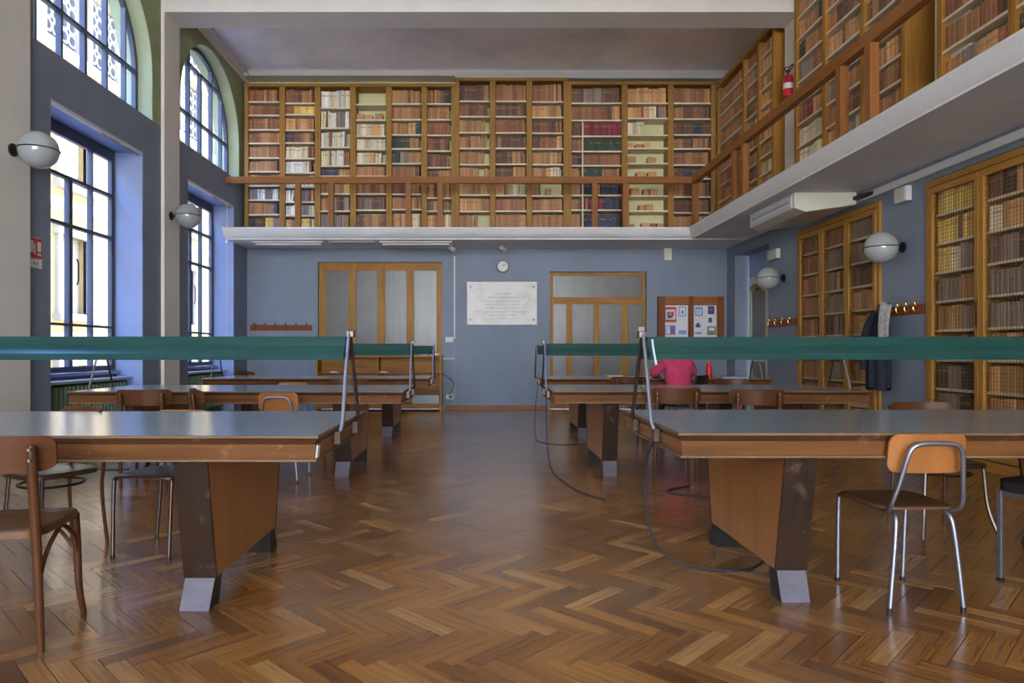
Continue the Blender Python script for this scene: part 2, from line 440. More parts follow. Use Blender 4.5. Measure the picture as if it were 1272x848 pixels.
# ---- ceiling, beams, cornices
struct(box('ceiling', 'ceil', XL-.5, XR+.5, YR, YB+.4, H, H+.15))
for a, b in PILL: struct(box('ceiling_beam', 'offwhite', XL, XR-.2, a+.003, b-.003, 6.01, H+.01))
cs = struct(MB().prism([(XL, H), (XL+.10, H), (XL+.10, H-.03), (XL+.04, H-.07), (XL+.03, H-.16), (XL, H-.18)], 1, 0, YR, YB).build('trim_1', 'white')) if False else None
mb = MB(); b0 = [(XL-.01, H+.01), (XL+.12, H+.01), (XL+.12, H-.03), (XL+.05, H-.07), (XL+.03, H-.15), (XL-.01, H-.17)]
mb.prism(b0, 1, YR, YB); struct(mb.build('trim_1', 'offwhite'))
mb = MB().tube([(XL+.15, 10.35, H-.10), (XL+.15, 13.35, H-.10)], .012, 8); struct(mb.build('trim_2', 'white'))
mb = MB().box(XL, XR, 13.08, YB+.01, H-.11, H+.01); struct(mb.build('trim_3', 'offwhite'))

# ---- left wall
lo, up = MB(), MB()
lin_ = MB()
for c in BAYS:
    b0, b1 = c-PITCH/2, c+PITCH/2
    b0 = max(b0, YR)
    if c == BAYS[0]: b1 = YB+.4
    X0, X1 = XL-.45, XL
    lo.box(X0, X1, b0, c-1.0, -.1, SILL2); lo.box(X0, X1, c+1.0, b1, -.1, SILL2)
    lo.box(X0, X1, c-1.0, c+1.0, 3.85, SILL2)
    lo.box(X0, X0+.10, c-1.0, c+1.0, -.1, .86)
    up.box(X0, X1, b0, c-AR, SILL2, H+.1); up.box(X0, X1, c+AR, b1, SILL2, H+.1)
    A = arc(c, ASP, AR, 180, 0, 28)
    for (ya, za), (yb, zb) in zip(A, A[1:]):
        up.prism([(ya, za), (yb, zb), (yb, H+.1), (ya, H+.1)], 0, X0, X1)
    # jamb, soffit and sill linings of the lower opening
    lin_.box(X0+.09, X1-.002, c+.985, c+1.0, 0, 3.85); lin_.box(X0+.09, X1-.002, c-1.0, c-.985, 0, 3.85)
    lin_.box(X0+.09, X1-.002, c-.985, c+.985, 3.835, 3.85); lin_.box(X0+.10, X0+.16, c-.985, c+.985, .84, .88)
struct(lo.build('wall_left', 'slate')); struct(up.build('wall_left_upper', 'green_wall', smooth=True)); struct(lin_.build('trim_4', 'slate_lt'))
# arch soffit lining, paler green
mb = MB()
for c in BAYS:
    A = arc(c, ASP, AR-.004, 180, 0, 28); B = arc(c, ASP, AR-.016, 180, 0, 28)
    A = [(c-AR+.004, SILL2)]+A+[(c+AR-.004, SILL2)]; B = [(c-AR+.016, SILL2)]+B+[(c+AR-.016, SILL2)]
    for i in range(len(A)-1): mb.prism([A[i], A[i+1], B[i+1], B[i]], 0, XL-.43, XL-.003)
struct(mb.build('trim_5', 'green_lt', smooth=True))
for a, b in PILL:
    struct(MB().box(XL-.01, XL+.05, a, b, 0, H).box(XL-.01, XL+.075, a-.02, b+.02, 0, .14).build('wall_pillar', 'offwhite', bevel=.006))

# ---- windows
wn = 0
def window_low(c, nm):
    w = empty(nm, (XL-.41, c, .88)); struct(w); x = XL-.41
    f = MB()
    f.box(x-.03, x+.03, c-.985, c-.92, .88, 3.84).box(x-.03, x+.03, c+.92, c+.985, .88, 3.84)
    f.box(x-.03, x+.03, c-.92, c+.92, .88, .95).box(x-.03, x+.03, c-.92, c+.92, 3.70, 3.84)
    f.build('window_frame', 'winbar', w, bevel=.004)
    ys = [-.92, -.46, 0, .46, .92]; zs = [.95, 1.46, 2.66, 3.23, 3.70]
    for i in (1, 2, 3):
        t = .034 if i == 2 else .015; top = 3.23 if i == 2 else 3.70
        box('mullion', 'winbar', x-.035, x+.035, c+ys[i]-t, c+ys[i]+t, .95, top, w, .004)
    for z, t in ((1.46, .015), (2.66, .02), (3.23, .02)):
        box('transom', 'winbar', x-.03, x+.038, c-.92, c+.92, z-t, z+t, w, .004)
    for r in range(4):
        cols = [(0, 1), (1, 2), (2, 3), (3, 4)] if r < 3 else [(0, 1), (1, 3), (3, 4)]
        for a, b in cols:
            box('pane', 'glass', x-.004, x+.002, c+ys[a]+.01, c+ys[b]-.01, zs[r]+.01, zs[r+1]-.01, w)
    MB().tube([(x+.05, c+.09, 1.95), (x+.07, c+.09, 2.0), (x+.07, c+.09, 2.22), (x+.05, c+.09, 2.27)], .01, 6).build('window_handle', 'blackm', w, True)
def window_arch(c, nm):
    x = XL-.23; w = empty(nm, (x, c, SILL2)); struct(w)
    O = arc(c, ASP, AR-.02, 180, 0, 32); I = arc(c, ASP, AR-.085, 180, 0, 32)
    O = [(c-AR+.02, SILL2)]+O+[(c+AR-.02, SILL2)]; I = [(c-AR+.085, SILL2)]+I+[(c+AR-.085, SILL2)]
    f = MB()
    for i in range(len(O)-1): f.prism([O[i], O[i+1], I[i+1], I[i]], 0, x-.03, x+.03)
    f.box(x-.03, x+.03, c-AR+.06, c+AR-.06, SILL2-.005, SILL2+.05)
    f.build('window_frame', 'winbar', w)
    poly = [(c-AR+.07, SILL2)] + arc(c, ASP, AR-.07, 180, 0, 24) + [(c+AR-.07, SILL2)]
    ys = [-1.3, -.93, -.47, 0, .47, .93, 1.3]; zs = [SILL2, 5.02, 5.86, 6.3]
    hh = lambda d: ASP + math.sqrt(max(0, (AR-.05)**2-d*d))
    for d, t in ((-.93, .013), (-.47, .018), (0, .026), (.47, .018), (.93, .013)):
        top = 5.86 if d == 0 else hh(abs(d)+t)
        box('mullion', 'winbar', x-.035, x+.035, c+d-t, c+d+t, SILL2+.04, top, w, .003)
    for z in zs[1:3]:
        hw = AR-.06 if z < 5.1 else math.sqrt((AR-.05)**2-(z-ASP+.02)**2)
        box('transom', 'winbar', x-.03, x+.038, c-hw, c+hw, z-.018, z+.018, w, .003)
    for r in range(3):
        cols = list(zip(ys, ys[1:])) if r < 2 else [(-.93, -.47), (-.47, .47), (.47, .93)]
        for a, b in cols:
            p = clip(poly, c+a, c+b, zs[r], zs[r+1])
            if len(p) >= 3: MB().prism(p, 0, x-.003, x+.003).build('pane', 'glass', w)
for i, c in enumerate(BAYS[:5]):
    window_low(c, 'window_%d' % (2*i+1)); window_arch(c, 'window_%d' % (2*i+2))

# ---- back wall with the two door openings
def grid_wall(mb, u, v, holes, fn):
    us = sorted(set(u) | {h[i] for h in holes for i in (0, 1)}); vs_ = sorted(set(v) | {h[i] for h in holes for i in (2, 3)})
    for a, b in zip(us, us[1:]):
        for c, d in zip(vs_, vs_[1:]):
            mu, mv = (a+b)/2, (c+d)/2
            if any(h[0] < mu < h[1] and h[2] < mv < h[3] for h in holes): continue
            fn(mb, a, b, c, d)
mb = MB(); grid_wall(mb, [XL-.45, XR+.4], [-.1, 3.2], [(-3.21, -.77, -.1, 2.89), (1.343, 3.24, -.1, 2.70)], lambda m, a, b, c, d: m.box(a, b, YB, YB+.35, c, d))
struct(mb.build('wall_back', 'slate'))
struct(box('wall_back_upper', 'shelf_back', XL-.45, XR+.4, YB, YB+.35, 3.2, H+.1))
# ---- right wall
RD = (11.45, 12.98, -.1, 2.95)
C1 = (8.22, 10.36, -.1, 2.97); C2 = (5.02, 7.36, -.1, 2.97)
mb = MB(); grid_wall(mb, [YR, YB], [-.1, 3.2], [RD, C1, C2], lambda m, a, b, c, d: m.box(XR, XR+.42, a, b, c, d))
mb.box(XR+.38, XR+.42, 5.02, 7.36, -.1, 2.97).box(XR+.38, XR+.42, 8.22, 10.36, -.1, 2.97)
struct(mb.build('wall_right', 'slate'))
struct(box('wall_right_upper', 'shelf_back', XR, XR+.42, YR, YB, 3.2, H+.1))
for a, b in PILL: struct(box('wall_pillar', 'offwhite', 4.575, XR+.01, a, b, GT, H, bevel=.004))
struct(box('baseboard_back', 'rail', -.70, 1.30, YB-.022, YB, 0, .075, bevel=.004))
struct(box('baseboard_back', 'rail', 3.3, XR, YB-.022, YB, 0, .075, bevel=.004))
struct(box('baseboard_right', 'rail_y', XR-.02, XR, 10.4, 11.4, 0, .075, bevel=.004))
struct(box('baseboard_right', 'rail_y', XR-.02, XR, 7.4, 8.18, 0, .075, bevel=.004))
for c0, c1 in ((XL+.0, 0),): pass
# ---- gallery floor slab with bulging fascia
def fascia(lip, inn):   # (horizontal, z) outline from lip top to underside
    d = inn-lip
    return [(lip, GT), (lip-.012, GT-.03), (lip+d*.12, GT-.09), (lip+d*.45, GT-.15), (inn-.02, GB+.012), (inn-.02, GB-.008), (inn+.02, GB-.008), (inn+.03, GB)]
mb = MB()
prof = fascia(12.11, 12.27); mb.prism(prof+[(YB+.02, GB), (YB+.02, GT)], 0, XL+.0, XR+.01)
prof = fascia(3.69, 3.77); mb.prism(prof+[(XR+.01, GB), (XR+.01, GT)], 1, YR, 12.16)
struct(mb.build('floor_gallery', 'slab', smooth=True))
struct(box('trim_6', 'white', XR-.06, XR-.0, YR, 8.75, 3.02, 3.105, bevel=.006))
struct(box('trim_7', 'slate', XR-.03, XR, YR, 12.9, 3.118, 3.149))

# ---- outside: paving and the facade across the street
struct(box('ground_outside', 'asphalt', -40, -5.2, -30, 60, -3.2, -3.0))
fx = -12.5
fe = empty('facade_building', (fx, 15, -3)); tag(fe, 'pale ochre building across the street with pierced stone tracery above, seen through the windows', 'building')
wl = MB(); holes = []
for yy in range(-24, 44, 4):
    for zz in (-1.6, 2.3, 6.2): holes.append((yy+.2, yy+1.6, zz, zz+2.3))
grid_wall(wl, [-26, 46], [-3, 10.6], holes, lambda m, a, b, c, d: m.box(fx-.5, fx, a, b, c, d))
wl.build('wall', 'extwall', fe)
for z in (1.4, 5.3, 9.4): MB().prism([(fx, z), (fx+.25, z+.1), (fx+.32, z+.3), (fx, z+.34)], 1, -26, 46).build('cornice', 'extcream', fe)
for yy, _, zz, _ in holes:
    if yy < -1 or yy > 42: continue
    f = MB().box(fx-.1, fx+.12, yy-.2, yy, zz-.1, zz+2.5).box(fx-.1, fx+.12, yy+1.4, yy+1.6, zz-.1, zz+2.5).box(fx-.1, fx+.2, yy-.3, yy+1.7, zz+2.3, zz+2.6).box(fx-.1, fx+.25, yy-.3, yy+1.7, zz-.25, zz-.05)
    f = f.build('window_surround', 'extcream', fe)
    MB().box(fx-.3, fx-.25, yy, yy+1.4, zz, zz+2.3).build('pane', 'ribbed', fe)
MB().tube(smoothpath([(fx+.2, 17.4, -3), (fx+.2, 17.4, 3.4), (fx+.25, 17.9, 3.9), (fx+.25, 18.6, 4.0)]), .08, 8).build('downpipe', 'extgrey', fe, True)
# upper tower with pierced stone tracery
tw = fe
def tracery(yc, zc, w, h, nx, nz):
    mb = MB(); x0, x1 = fx+.4, fx+.6
    for i in range(nx):
        for j in range(nz):
            cy, cz = yc-w/2+(i+.5)*w/nx, zc-h/2+(j+.5)*h/nz; r = min(w/nx, h/nz)*.36
            q = [(cy-w/nx/2, cz-h/nz/2), (cy+w/nx/2, cz-h/nz/2), (cy+w/nx/2, cz+h/nz/2), (cy-w/nx/2, cz+h/nz/2)]
            n = 12
            for k in range(n):
                a0, a1 = 2*math.pi*k/n, 2*math.pi*(k+1)/n
                def edge(a):
                    ca, sa = math.cos(a), math.sin(a); t = min(w/nx/2/max(1e-6, abs(ca)), h/nz/2/max(1e-6, abs(sa))); return (cy+ca*t, cz+sa*t)
                mb.prism([(cy+math.cos(a0)*r, cz+math.sin(a0)*r), (cy+math.cos(a1)*r, cz+math.sin(a1)*r), edge(a1), edge(a0)], 0, x0, x1)
    return mb
for k, yc in enumerate((19.3, 21.5, 25.6, 27.8, 32, 34.2)):
    tracery(yc, 10.9, 1.5, 1.9, 4, 5).build('tracery_panel', 'extgrey', tw)
    tracery(yc, 13.4, 1.5, 1.9, 3, 4).build('tracery_panel', 'extgrey', tw)
    MB().box(fx+.2, fx+.7, yc-.95, yc-.75, 9.4, 15).box(fx+.2, fx+.7, yc+.75, yc+.95, 9.4, 15).build('pier', 'extcream', tw)
    MB().box(fx+.2, fx+.35, yc-.75, yc+.75, 9.4, 15).build('backing', 'extcream', tw)
for z in (9.4, 12.0, 14.6): MB().box(fx+.1, fx+.85, 18, 35.5, z, z+.3).build('string_course', 'extcream', tw)
MB().box(fx-3, fx+.2, 18.2, 35.3, 9.3, 14.9).build('wall', 'extcream', tw)

# ---- folding glazed doors in the back wall
def glazed(nm, x0, x1, zt, y, stiles, rails, glass, loc_lbl=None):
    d = empty(nm, ((x0+x1)/2, y, 0)); struct(d)
    for a, b in stiles: box('stile', 'golden', a, b, y-.025, y+.03, 0, zt, d, .005)
    for z0, z1, a, b in rails: box('rail', 'golden_x', a, b, y-.022, y+.027, z0, z1, d, .004)
    for a, b, z0, z1 in glass:
        box('pane', 'ribbed', a, b, y-.004, y+.004, z0, z1, d)
        mb = MB(); n = max(4, int((b-a)/.028))
        for i in range(n):
            t = a+(b-a)*(i+.5)/n; mb.tube([(t, y-.004, z0), (t, y-.004, z1)], .006, 6)
        mb.build('glass_rib', 'ribbed', d, True)
    return d
Y1 = YB+.12; k1 = Y1/848
fx_ = lambda px, y=Y1: (px-598)*y/848
S1 = [(-3.21, fx_(405)), (fx_(433.3), fx_(442.2)), (fx_(468.7), fx_(478.6)), (fx_(505), fx_(514.5)), (fx_(542.4), -.77)]
G1 = [(S1[i][1], S1[i+1][0], 1.0, 2.73) for i in range(4)]
R1_ = [(2.73, 2.89, -3.21, -.77), (0, .25, -3.21, -.77), (.85, 1.0, -3.21, -.77)]
G1 += [(a, b, .25, .85) for a, b, _, _ in G1]
glazed('door_1', -3.21, -.77, 2.89, Y1, S1, R1_, G1)
S2 = [(1.343, 1.42), (fx_(703.5), fx_(711)), (fx_(737.4), fx_(744.5)), (fx_(771.8), fx_(779.4)), (fx_(797.7), 3.24)]
G2 = [(S2[i][1], S2[i+1][0], .25, 2.07) for i in range(4)] + [(S2[0][1], S2[4][0], 2.21, 2.63)]
S2b = S2
d2 = empty('door_2', (2.3, Y1, 0)); struct(d2)
for i, (a, b) in enumerate(S2): box('stile', 'golden', a, b, Y1-.025, Y1+.03, 0, 2.70 if i in (0, 4) else 2.09, d2, .005)
for z0, z1 in ((2.07, 2.21), (2.63, 2.70), (0, .25)): box('rail', 'golden_x', 1.35, 3.235, Y1-.022, Y1+.027, z0, z1, d2, .004)
for a, b, z0, z1 in G2:
    box('pane', 'ribbed', a, b, Y1-.004, Y1+.004, z0, z1, d2)
    mb = MB(); n = max(4, int((b-a)/.03))
    for i in range(n): t = a+(b-a)*(i+.5)/n; mb.tube([(t, Y1-.004, z0), (t, Y1-.004, z1)], .006, 6)
    mb.build('glass_rib', 'ribbed', d2, True)
MB().sphere((fx_(742), Y1-.06, .98), .028, 12).tube([(fx_(742), Y1-.06, .98), (fx_(742), Y1, .98)], .01, 8).build('door_knob', 'brass', d2, True)
MB().box(3.1, 3.22, Y1-.045, Y1-.03, 1.36, 1.62).build('notice_sheet', 'paper', d2)
# glazed cream door in the right wall
XD = XR+.26
d3 = empty('door_3', (XD, 12.2, 0)); struct(d3)
for a, b in ((12.86, 12.96), (12.12, 12.22), (11.46, 11.56)): box('stile', 'cream', XD, XD+.05, a, b, 0, 2.5, d3, .005)
for z0, z1 in ((0, .22), (.95, 1.05), (2.4, 2.52)): box('rail', 'cream', XD+.003, XD+.047, 11.46, 12.96, z0, z1, d3, .004)
for a, b in ((12.22, 12.86), (11.56, 12.12)):
    for z0, z1 in ((.22, .95), (1.05, 2.4)): box('pane', 'ribbed', XD+.02, XD+.03, a, b, z0, z1, d3)
box('panel', 'slate_lt', XD, XD+.05, 11.46, 12.96, 2.52, 2.95, d3)
MB().tube([(XD, 12.2, 1.02), (XD-.05, 12.2, 1.02), (XD-.05, 12.1, 1.02)], .012, 8).build('door_handle', 'brass', d3, True)
box('notice_sheet', 'paper', XD-.004, XD, 11.7, 11.86, 1.55, 1.8, d3)
MB().tube([(XD-.05, 12.6, 2.3), (XD-.12, 12.3, 2.32), (XD-.02, 12.0, 2.34)], .014, 6).box(XD-.08, XD, 12.5, 12.72, 2.26, 2.34).build('door_closer', 'brass', d3)

# ================================================================== BOOKCASES, CABINETS, BOOKS
ORD = ['first', 'second', 'third', 'fourth', 'fifth', 'sixth', 'seventh', 'eighth', 'ninth', 'tenth', 'eleventh', 'twelfth', 'thirteenth', 'fourteenth', 'fifteenth',
       'sixteenth', 'seventeenth', 'eighteenth', 'nineteenth', 'twentieth'] + ['%dth' % i for i in range(21, 60)]
books = []       # (area, P, u, n, w, h, d, key, lean, label, group)
def proj(p):
    return 598+p[0]*848/p[1], 436-(p[2]-CAMZ)*848/p[1]
def shelf_row(P0, u, n, length, hmax, depth, spec, wr, place_txt, row_txt, group, loose=False):
    """P0 = left end of the shelf's top surface at the spine line; spec = colour string, one letter per equal stretch"""
    x = .006; idx = 0; rr = rnd; small = (spec or '').find('s') >= 0
    k = max(1, len(spec)); hrow = {}
    while x < length-.02:
        seg = min(k-1, int(x/length*k)); ch = spec[seg]
        if ch == '.': x += length/k*.5; continue
        if ch == 's':
            w = rr.uniform(.10, .17); h = hmax*rr.uniform(.38, .55); key = rr.choice('tbt'); dd = depth*.8
            if x+w > length: break
            if rr.random() < .25: x += w*.6; continue
        else:
            if seg not in hrow: hrow[seg] = (rr.uniform(.84, .94), rr.uniform(*wr))
            w = hrow[seg][1]*rr.uniform(.82, 1.18); h = hmax*min(.95, hrow[seg][0]*rr.uniform(.975, 1.02)); key = ch; dd = depth*rr.uniform(.9, 1)
            if rr.random() < .05: key = rr.choice('bdrt')
        if x+w > length-.004: break
        lean = 0.0
        if seg+1 < k and spec[seg+1] == '.' and (x+w)/length*k > seg+.75: lean = rr.uniform(.05, .16)
        if ch in 'wc' and rr.random() < .5: lean = rr.uniform(.0, .05)
        P = P0 + u*(x+w/2) - n*rr.uniform(0, .008)
        P.z += .0006
        idx += 1
        c1 = proj(P-u*w/2); c2 = proj(P+u*w/2); t = proj(P+Vector((0, 0, h)))
        area = abs(c2[0]-c1[0])*abs(t[1]-c1[1]); cx, cy = (c1[0]+c2[0])/2, (c1[1]+t[1])/2
        ok = 4 < cx < 1268 and 4 < cy < 500 and not (cx > 804 and 412 < cy < 450)
        lb = '%s %s %s from left, %s shelf, %s' % (BC[key][0], 'paper bundle' if ch == 's' else 'book', ORD[min(idx-1, 58)], row_txt, place_txt)
        books.append((area if ok else 0, P, u, n, w*.985, h, dd, key, lean, lb, group))
        x += w + (rr.uniform(.01, .05) if ch == 's' else rr.uniform(0, .0012)) + abs(lean)*h*.5
def book_geo(mb, w, h, d, mi, X):
    prof = [(-w/2, .007), (-w*.28, .001), (w*.28, .001), (w/2, .007), (w/2, d), (-w/2, d)]
    us = [0, .3, .7, 1, 1, 0]; b = len(mb.v)
    for z in (0, h):
        for p in prof: mb.v.append(tuple(X @ Vector((p[0], p[1], z))))
    for i in range(6):
        j = (i+1) % 6; v = .5 if 3 <= i <= 5 else None
        uv = [(us[i], 0), (us[j], 0), (us[j], 1), (us[i], 1)] if i < 3 else [(0, .5)]*4
        mb.face([b+i, b+j, b+6+j, b+6+i], mi, uv)
    mb.face([b+i for i in range(6)][::-1], mi, [(0, .5)]*6); mb.face([b+6+i for i in range(6)], mi, [(0, .5)]*6)

UX, NX = Vector((1, 0, 0)), Vector((0, -1, 0))
# ---- back gallery
YF = 13.05
bx_ = lambda px: (px-598)*YF/848
zb = lambda v: CAMZ + (436-(80+v/3.975))*YF/848
edgesA = [303.5, 350.5, 394.5, 438.5, 483, 527, 565.5]
edgesB = [565.5, 612, 657.5, 705]
edgesC = [705, 776, 833.5, 889]
L_ = {
 1: ([180, 247, 318, 385, 457, 525, 595, 665, 737], ['rrrr', 'rrrd', 'rrbr', 'rbr', 'bbr', 'bbr', 'brb', 'ywyw', 'bbbn', 'ndoy']),
 2: ([187, 243, 320, 383, 460, 530, 600, 675, 742], ['rdbb', 'rooo', 'tbtb', 'ndbd', 'cccr', 'wwww.', 'wwww', 'w.yd', 'wcyc', 'ttoc']),
 3: ([210, 310, 405, 497, 548, 635, 720], ['wcwc', 'cwyw', 'wwcw.', 'cwwr', 'nnntb', 'ttto', 'bydy', 'yyyb']),
 4: ([193, 270, 350, 415, 485, 548, 635, 715], ['.....', 'ssss', 'cctc', 'cccc', 'cctc.', 'bbbb', 'rbrb', 'dydd', 'dbbd']),
 5: ([190, 268, 343, 412, 485, 552, 637, 712], ['bbb', 'bbbb', 'bbtg', 'ggbb', 'gybb', 'rrbd', 'rdbb', 'bbt', 'ttc']),
 6: ([190, 268, 345, 423, 505, 560, 655, 720], ['dbdg', 'bbrb', 'rrrb', 'rdrd', 'dddr', 'ddbb', 'bdbb', 'dbb', 'ttc']),
 7: ([177, 253, 332, 410, 490, 560, 640, 722], ['dddb', 'rdrd', 'bbbbb.', 'bbbb.', 'bbbb.', 'bbb.b', 'tbt', 'ttb', 'bb..']),
 8: ([177, 253, 333, 410, 488, 560, 643, 720], ['rbrb', 'dddd', 'rrrr', 'dddd', 'ddbd', 'ddbb', 'tbcc.', 'rbrb', 'bbbt']),
 9: ([180, 257, 335, 412, 490, 560, 645, 720], ['rbrb', 'ttbt', 'drdb', 'drrt', 'bbtb', 'bbtc.', 'bs..', 'rbbb', 'bbbb']),
 10: ([187, 272], ['dyydd', 'rbrdt']),
 11: ([187, 262, 345, 410, 485, 555, 645, 720], ['tttt', 'ttcy', 'cc...', 'ss.s', 's.s.', 'ssss', 'ssss', 'ssss', 'ssss']),
 12: ([187, 265, 343, 412, 492, 560, 650, 728], ['rbrb', 'bdrd', 'ddnd', 'bdbb', 'rbrb', 'dndb', 'bdbd', 'ddbd', 'bbtb']),
}
def back_case(edges, ztop, first, lab):
    x0, x1 = bx_(edges[0]), bx_(edges[-1])
    if first == 10: x1 = 4.47
    t = empty('bookcase', ((x0+x1)/2, YF+.17, GT)); tag(t, lab, 'bookcase', 'bookcases along the back gallery')
    tw_ = .055
    box('cornice_board', 'case_x', x0, x1, YF-.02, YF+.33, ztop-.06, ztop, t, .004)
    box('plinth', 'case_x', x0, x1, YF, YF+.32, GT, GT+.09, t)
    for i, e in enumerate(edges):
        xe = bx_(e); a, b = xe-tw_, xe+tw_
        if i == 0: a, b = xe+.0, xe+tw_*1.4
        if i == len(edges)-1: a, b = x1-tw_*1.4, x1
        box('upright', 'case', a, b, YF, YF+.33, GT+.09, ztop-.06, t, .003)
    for j in range(len(edges)-1):
        bay = first+j
        a = bx_(edges[j])+tw_+(.022 if j == 0 else 0); b = (x1 if j == len(edges)-2 else bx_(edges[j+1]))-tw_-(.022 if j == len(edges)-2 else 0)
        ys, rows = L_[bay]
        pl = '%s bay of back gallery' % ORD[bay-1]
        gr = 'books in the back gallery'
        def runs(a, b, zs, rows, r0, extra=''):
            top = zs[0]
            for q, (z, spec) in enumerate(zip(zs[1:], rows)):
                if q < len(rows):
                    if z > GT+.1: box('shelf', 'shelf', a+.001, b-.001, YF+.012, YF+.32, z-.028, z, t)
                    hm = top-z-.02
                    shelf_row(Vector((a, YF+.03, z)), UX, NX, b-a, min(hm, .42), .2, spec, (.034, .052), pl+extra, ORD[r0+q] if r0+q else 'top', gr)
                top = z-.028
        zs = [ztop-.06] + [zb(v) for v in ys] + [GT+.092]
        if bay == 10:
            zs = [ztop-.06] + [zb(v) for v in ys]; runs(a, b, zs, rows, 0)
            xp = bx_(724); zc = zb(272)
            box('partition', 'shelf', xp-.012, xp+.012, YF+.012, YF+.32, GT+.09, zc-.022, t)
            v2 = [350, 425, 495, 560, 642, 715]; z2 = [zc-.0] + [zb(v) for v in v2] + [GT+.092]
            runs(a, xp-.013, z2, ['dd', 'r', 'dx', 'b', 'b', 'bd', 'b'], 2, ' left')
            runs(xp+.013, b, z2, ['kkkk', 'gggg', 'rrrr', 'gggrrr', 'nnnn', 'kkknnn', 'nnnn'], 2, ' right')
        else: runs(a, b, zs, rows, 0)
back_case(edgesA, CAMZ+5.11, 1, 'long oak bookcase of six bays at the left of the back gallery')
back_case(edgesB, CAMZ+5.22, 7, 'taller oak bookcase of three bays in the middle of the back gallery')
back_case(edgesC, CAMZ+5.15, 10, 'oak bookcase with crimson and green sets at the right of the back gallery')
box('trim_8', 'white', bx_(565), 4.82, 13.07, YB, CAMZ+5.225, CAMZ+5.33)['kind'] = 'structure'

# ---- right gallery
UY, NY = Vector((0, -1, 0)), Vector((-1, 0, 0))
def side_case(ys, ztop, lab, phr, rowsets, wr, group):
    XF = 4.48; y0, y1 = ys[-1], ys[0]      # ys from far to near
    t = empty('bookcase', (XF+.17, (y0+y1)/2, GT)); tag(t, lab, 'bookcase', 'bookcases along the right gallery')
    box('cornice_board', 'golden_y', XF-.02, XR-.005, y0, y1, ztop-.07, ztop, t, .004)
    box('plinth', 'golden_y', XF, XR-.01, y0, y1, GT, GT+.09, t)
    for i, y in enumerate(ys):
        a, b = y-.04, y+.04
        if i == 0: a, b = y-.07, y
        if i == len(ys)-1: a, b = y, y+.07
        box('upright', 'golden', XF, XR-.01, a, b, GT+.09, ztop-.07, t, .003)
    for j in range(len(ys)-1):
        a = ys[j]-(.07 if j == 0 else .04); b = ys[j+1]+(.07 if j == len(ys)-2 else .04)
        rows = rowsets[j]; n = len(rows); zt = ztop-.07; hp = (zt-(GT+.09))/n
        for q, spec in enumerate(rows):
            z = zt-hp*(q+1)+.0
            z += rnd.uniform(-.02, .02) if q < n-1 else .002
            if q < n-1: box('shelf', 'shelf', XF+.008, XR-.02, b+.001, a-.001, z-.028, z, t)
            shelf_row(Vector((XF+.03, a, z)), UY, NY, a-b, hp-.055, .2, spec, wr, phr[j], ORD[q] if q else 'top', group)
rp = lambda s: [s[i:i+4] for i in range(0, len(s), 5)]
side_case([12.98, 11.68, 11.06, 10.47], CAMZ+5.05, 'golden oak bookcase of three bays between the pillar and the far gallery corner',
          ['corner bay of right gallery', 'second bay from corner, right gallery', 'bay beside far pillar, right gallery'],
          [rp('brbr rrbb bbrb rbbr drdb bbrr bdbb rbbr bbbb brbr'), rp('rrrr bbyy rbrr ddrb bycc rrdb yybb ddyb bbbb bbbb'), rp('bbtb tttt btbb ttbt ttbb bttb bbbt ctct bbtc bbbd')],
          (.05, .075), 'books in the far part of the right gallery')
side_case([9.78, 8.94, 8.04, 7.22], CAMZ+5.12, 'golden oak bookcase of three bays on the right gallery after the far pillar',
          ['first bay after gallery pillar', 'second bay after gallery pillar', 'third bay after gallery pillar'],
          [rp('bbbb tbbn gtbr yyrr rbrt rktb cccc cccc bbbb'), rp('rbdx bddd bddb tttt xxxb yybb bbrd tcyc bbbb'), rp('xddb brrd rrbb bdrb brbb bbtr rrbr bbrb bbdd')],
          (.045, .07), 'books in the middle part of the right gallery')
side_case([6.72, 5.77, 4.9, 4.0], CAMZ+5.12, 'golden oak bookcase on the right gallery above the nearest mesh cabinet',
          ['far bay of nearest gallery bookcase', 'middle bay of nearest gallery bookcase', 'near bay of nearest gallery bookcase'],
          [rp('bbrb brbb rbrb bbrb brrb rbbr bbrd bytr rbxr'), rp('gbrb brbb rbrb bbrb brrb rbbr bbrd ggtr rbxr'), rp('bbrb brbb rbrb bbrb brrb rbbr bbrd bytr rbxr')],
          (.04, .085), 'books in the nearest gallery bookcase')

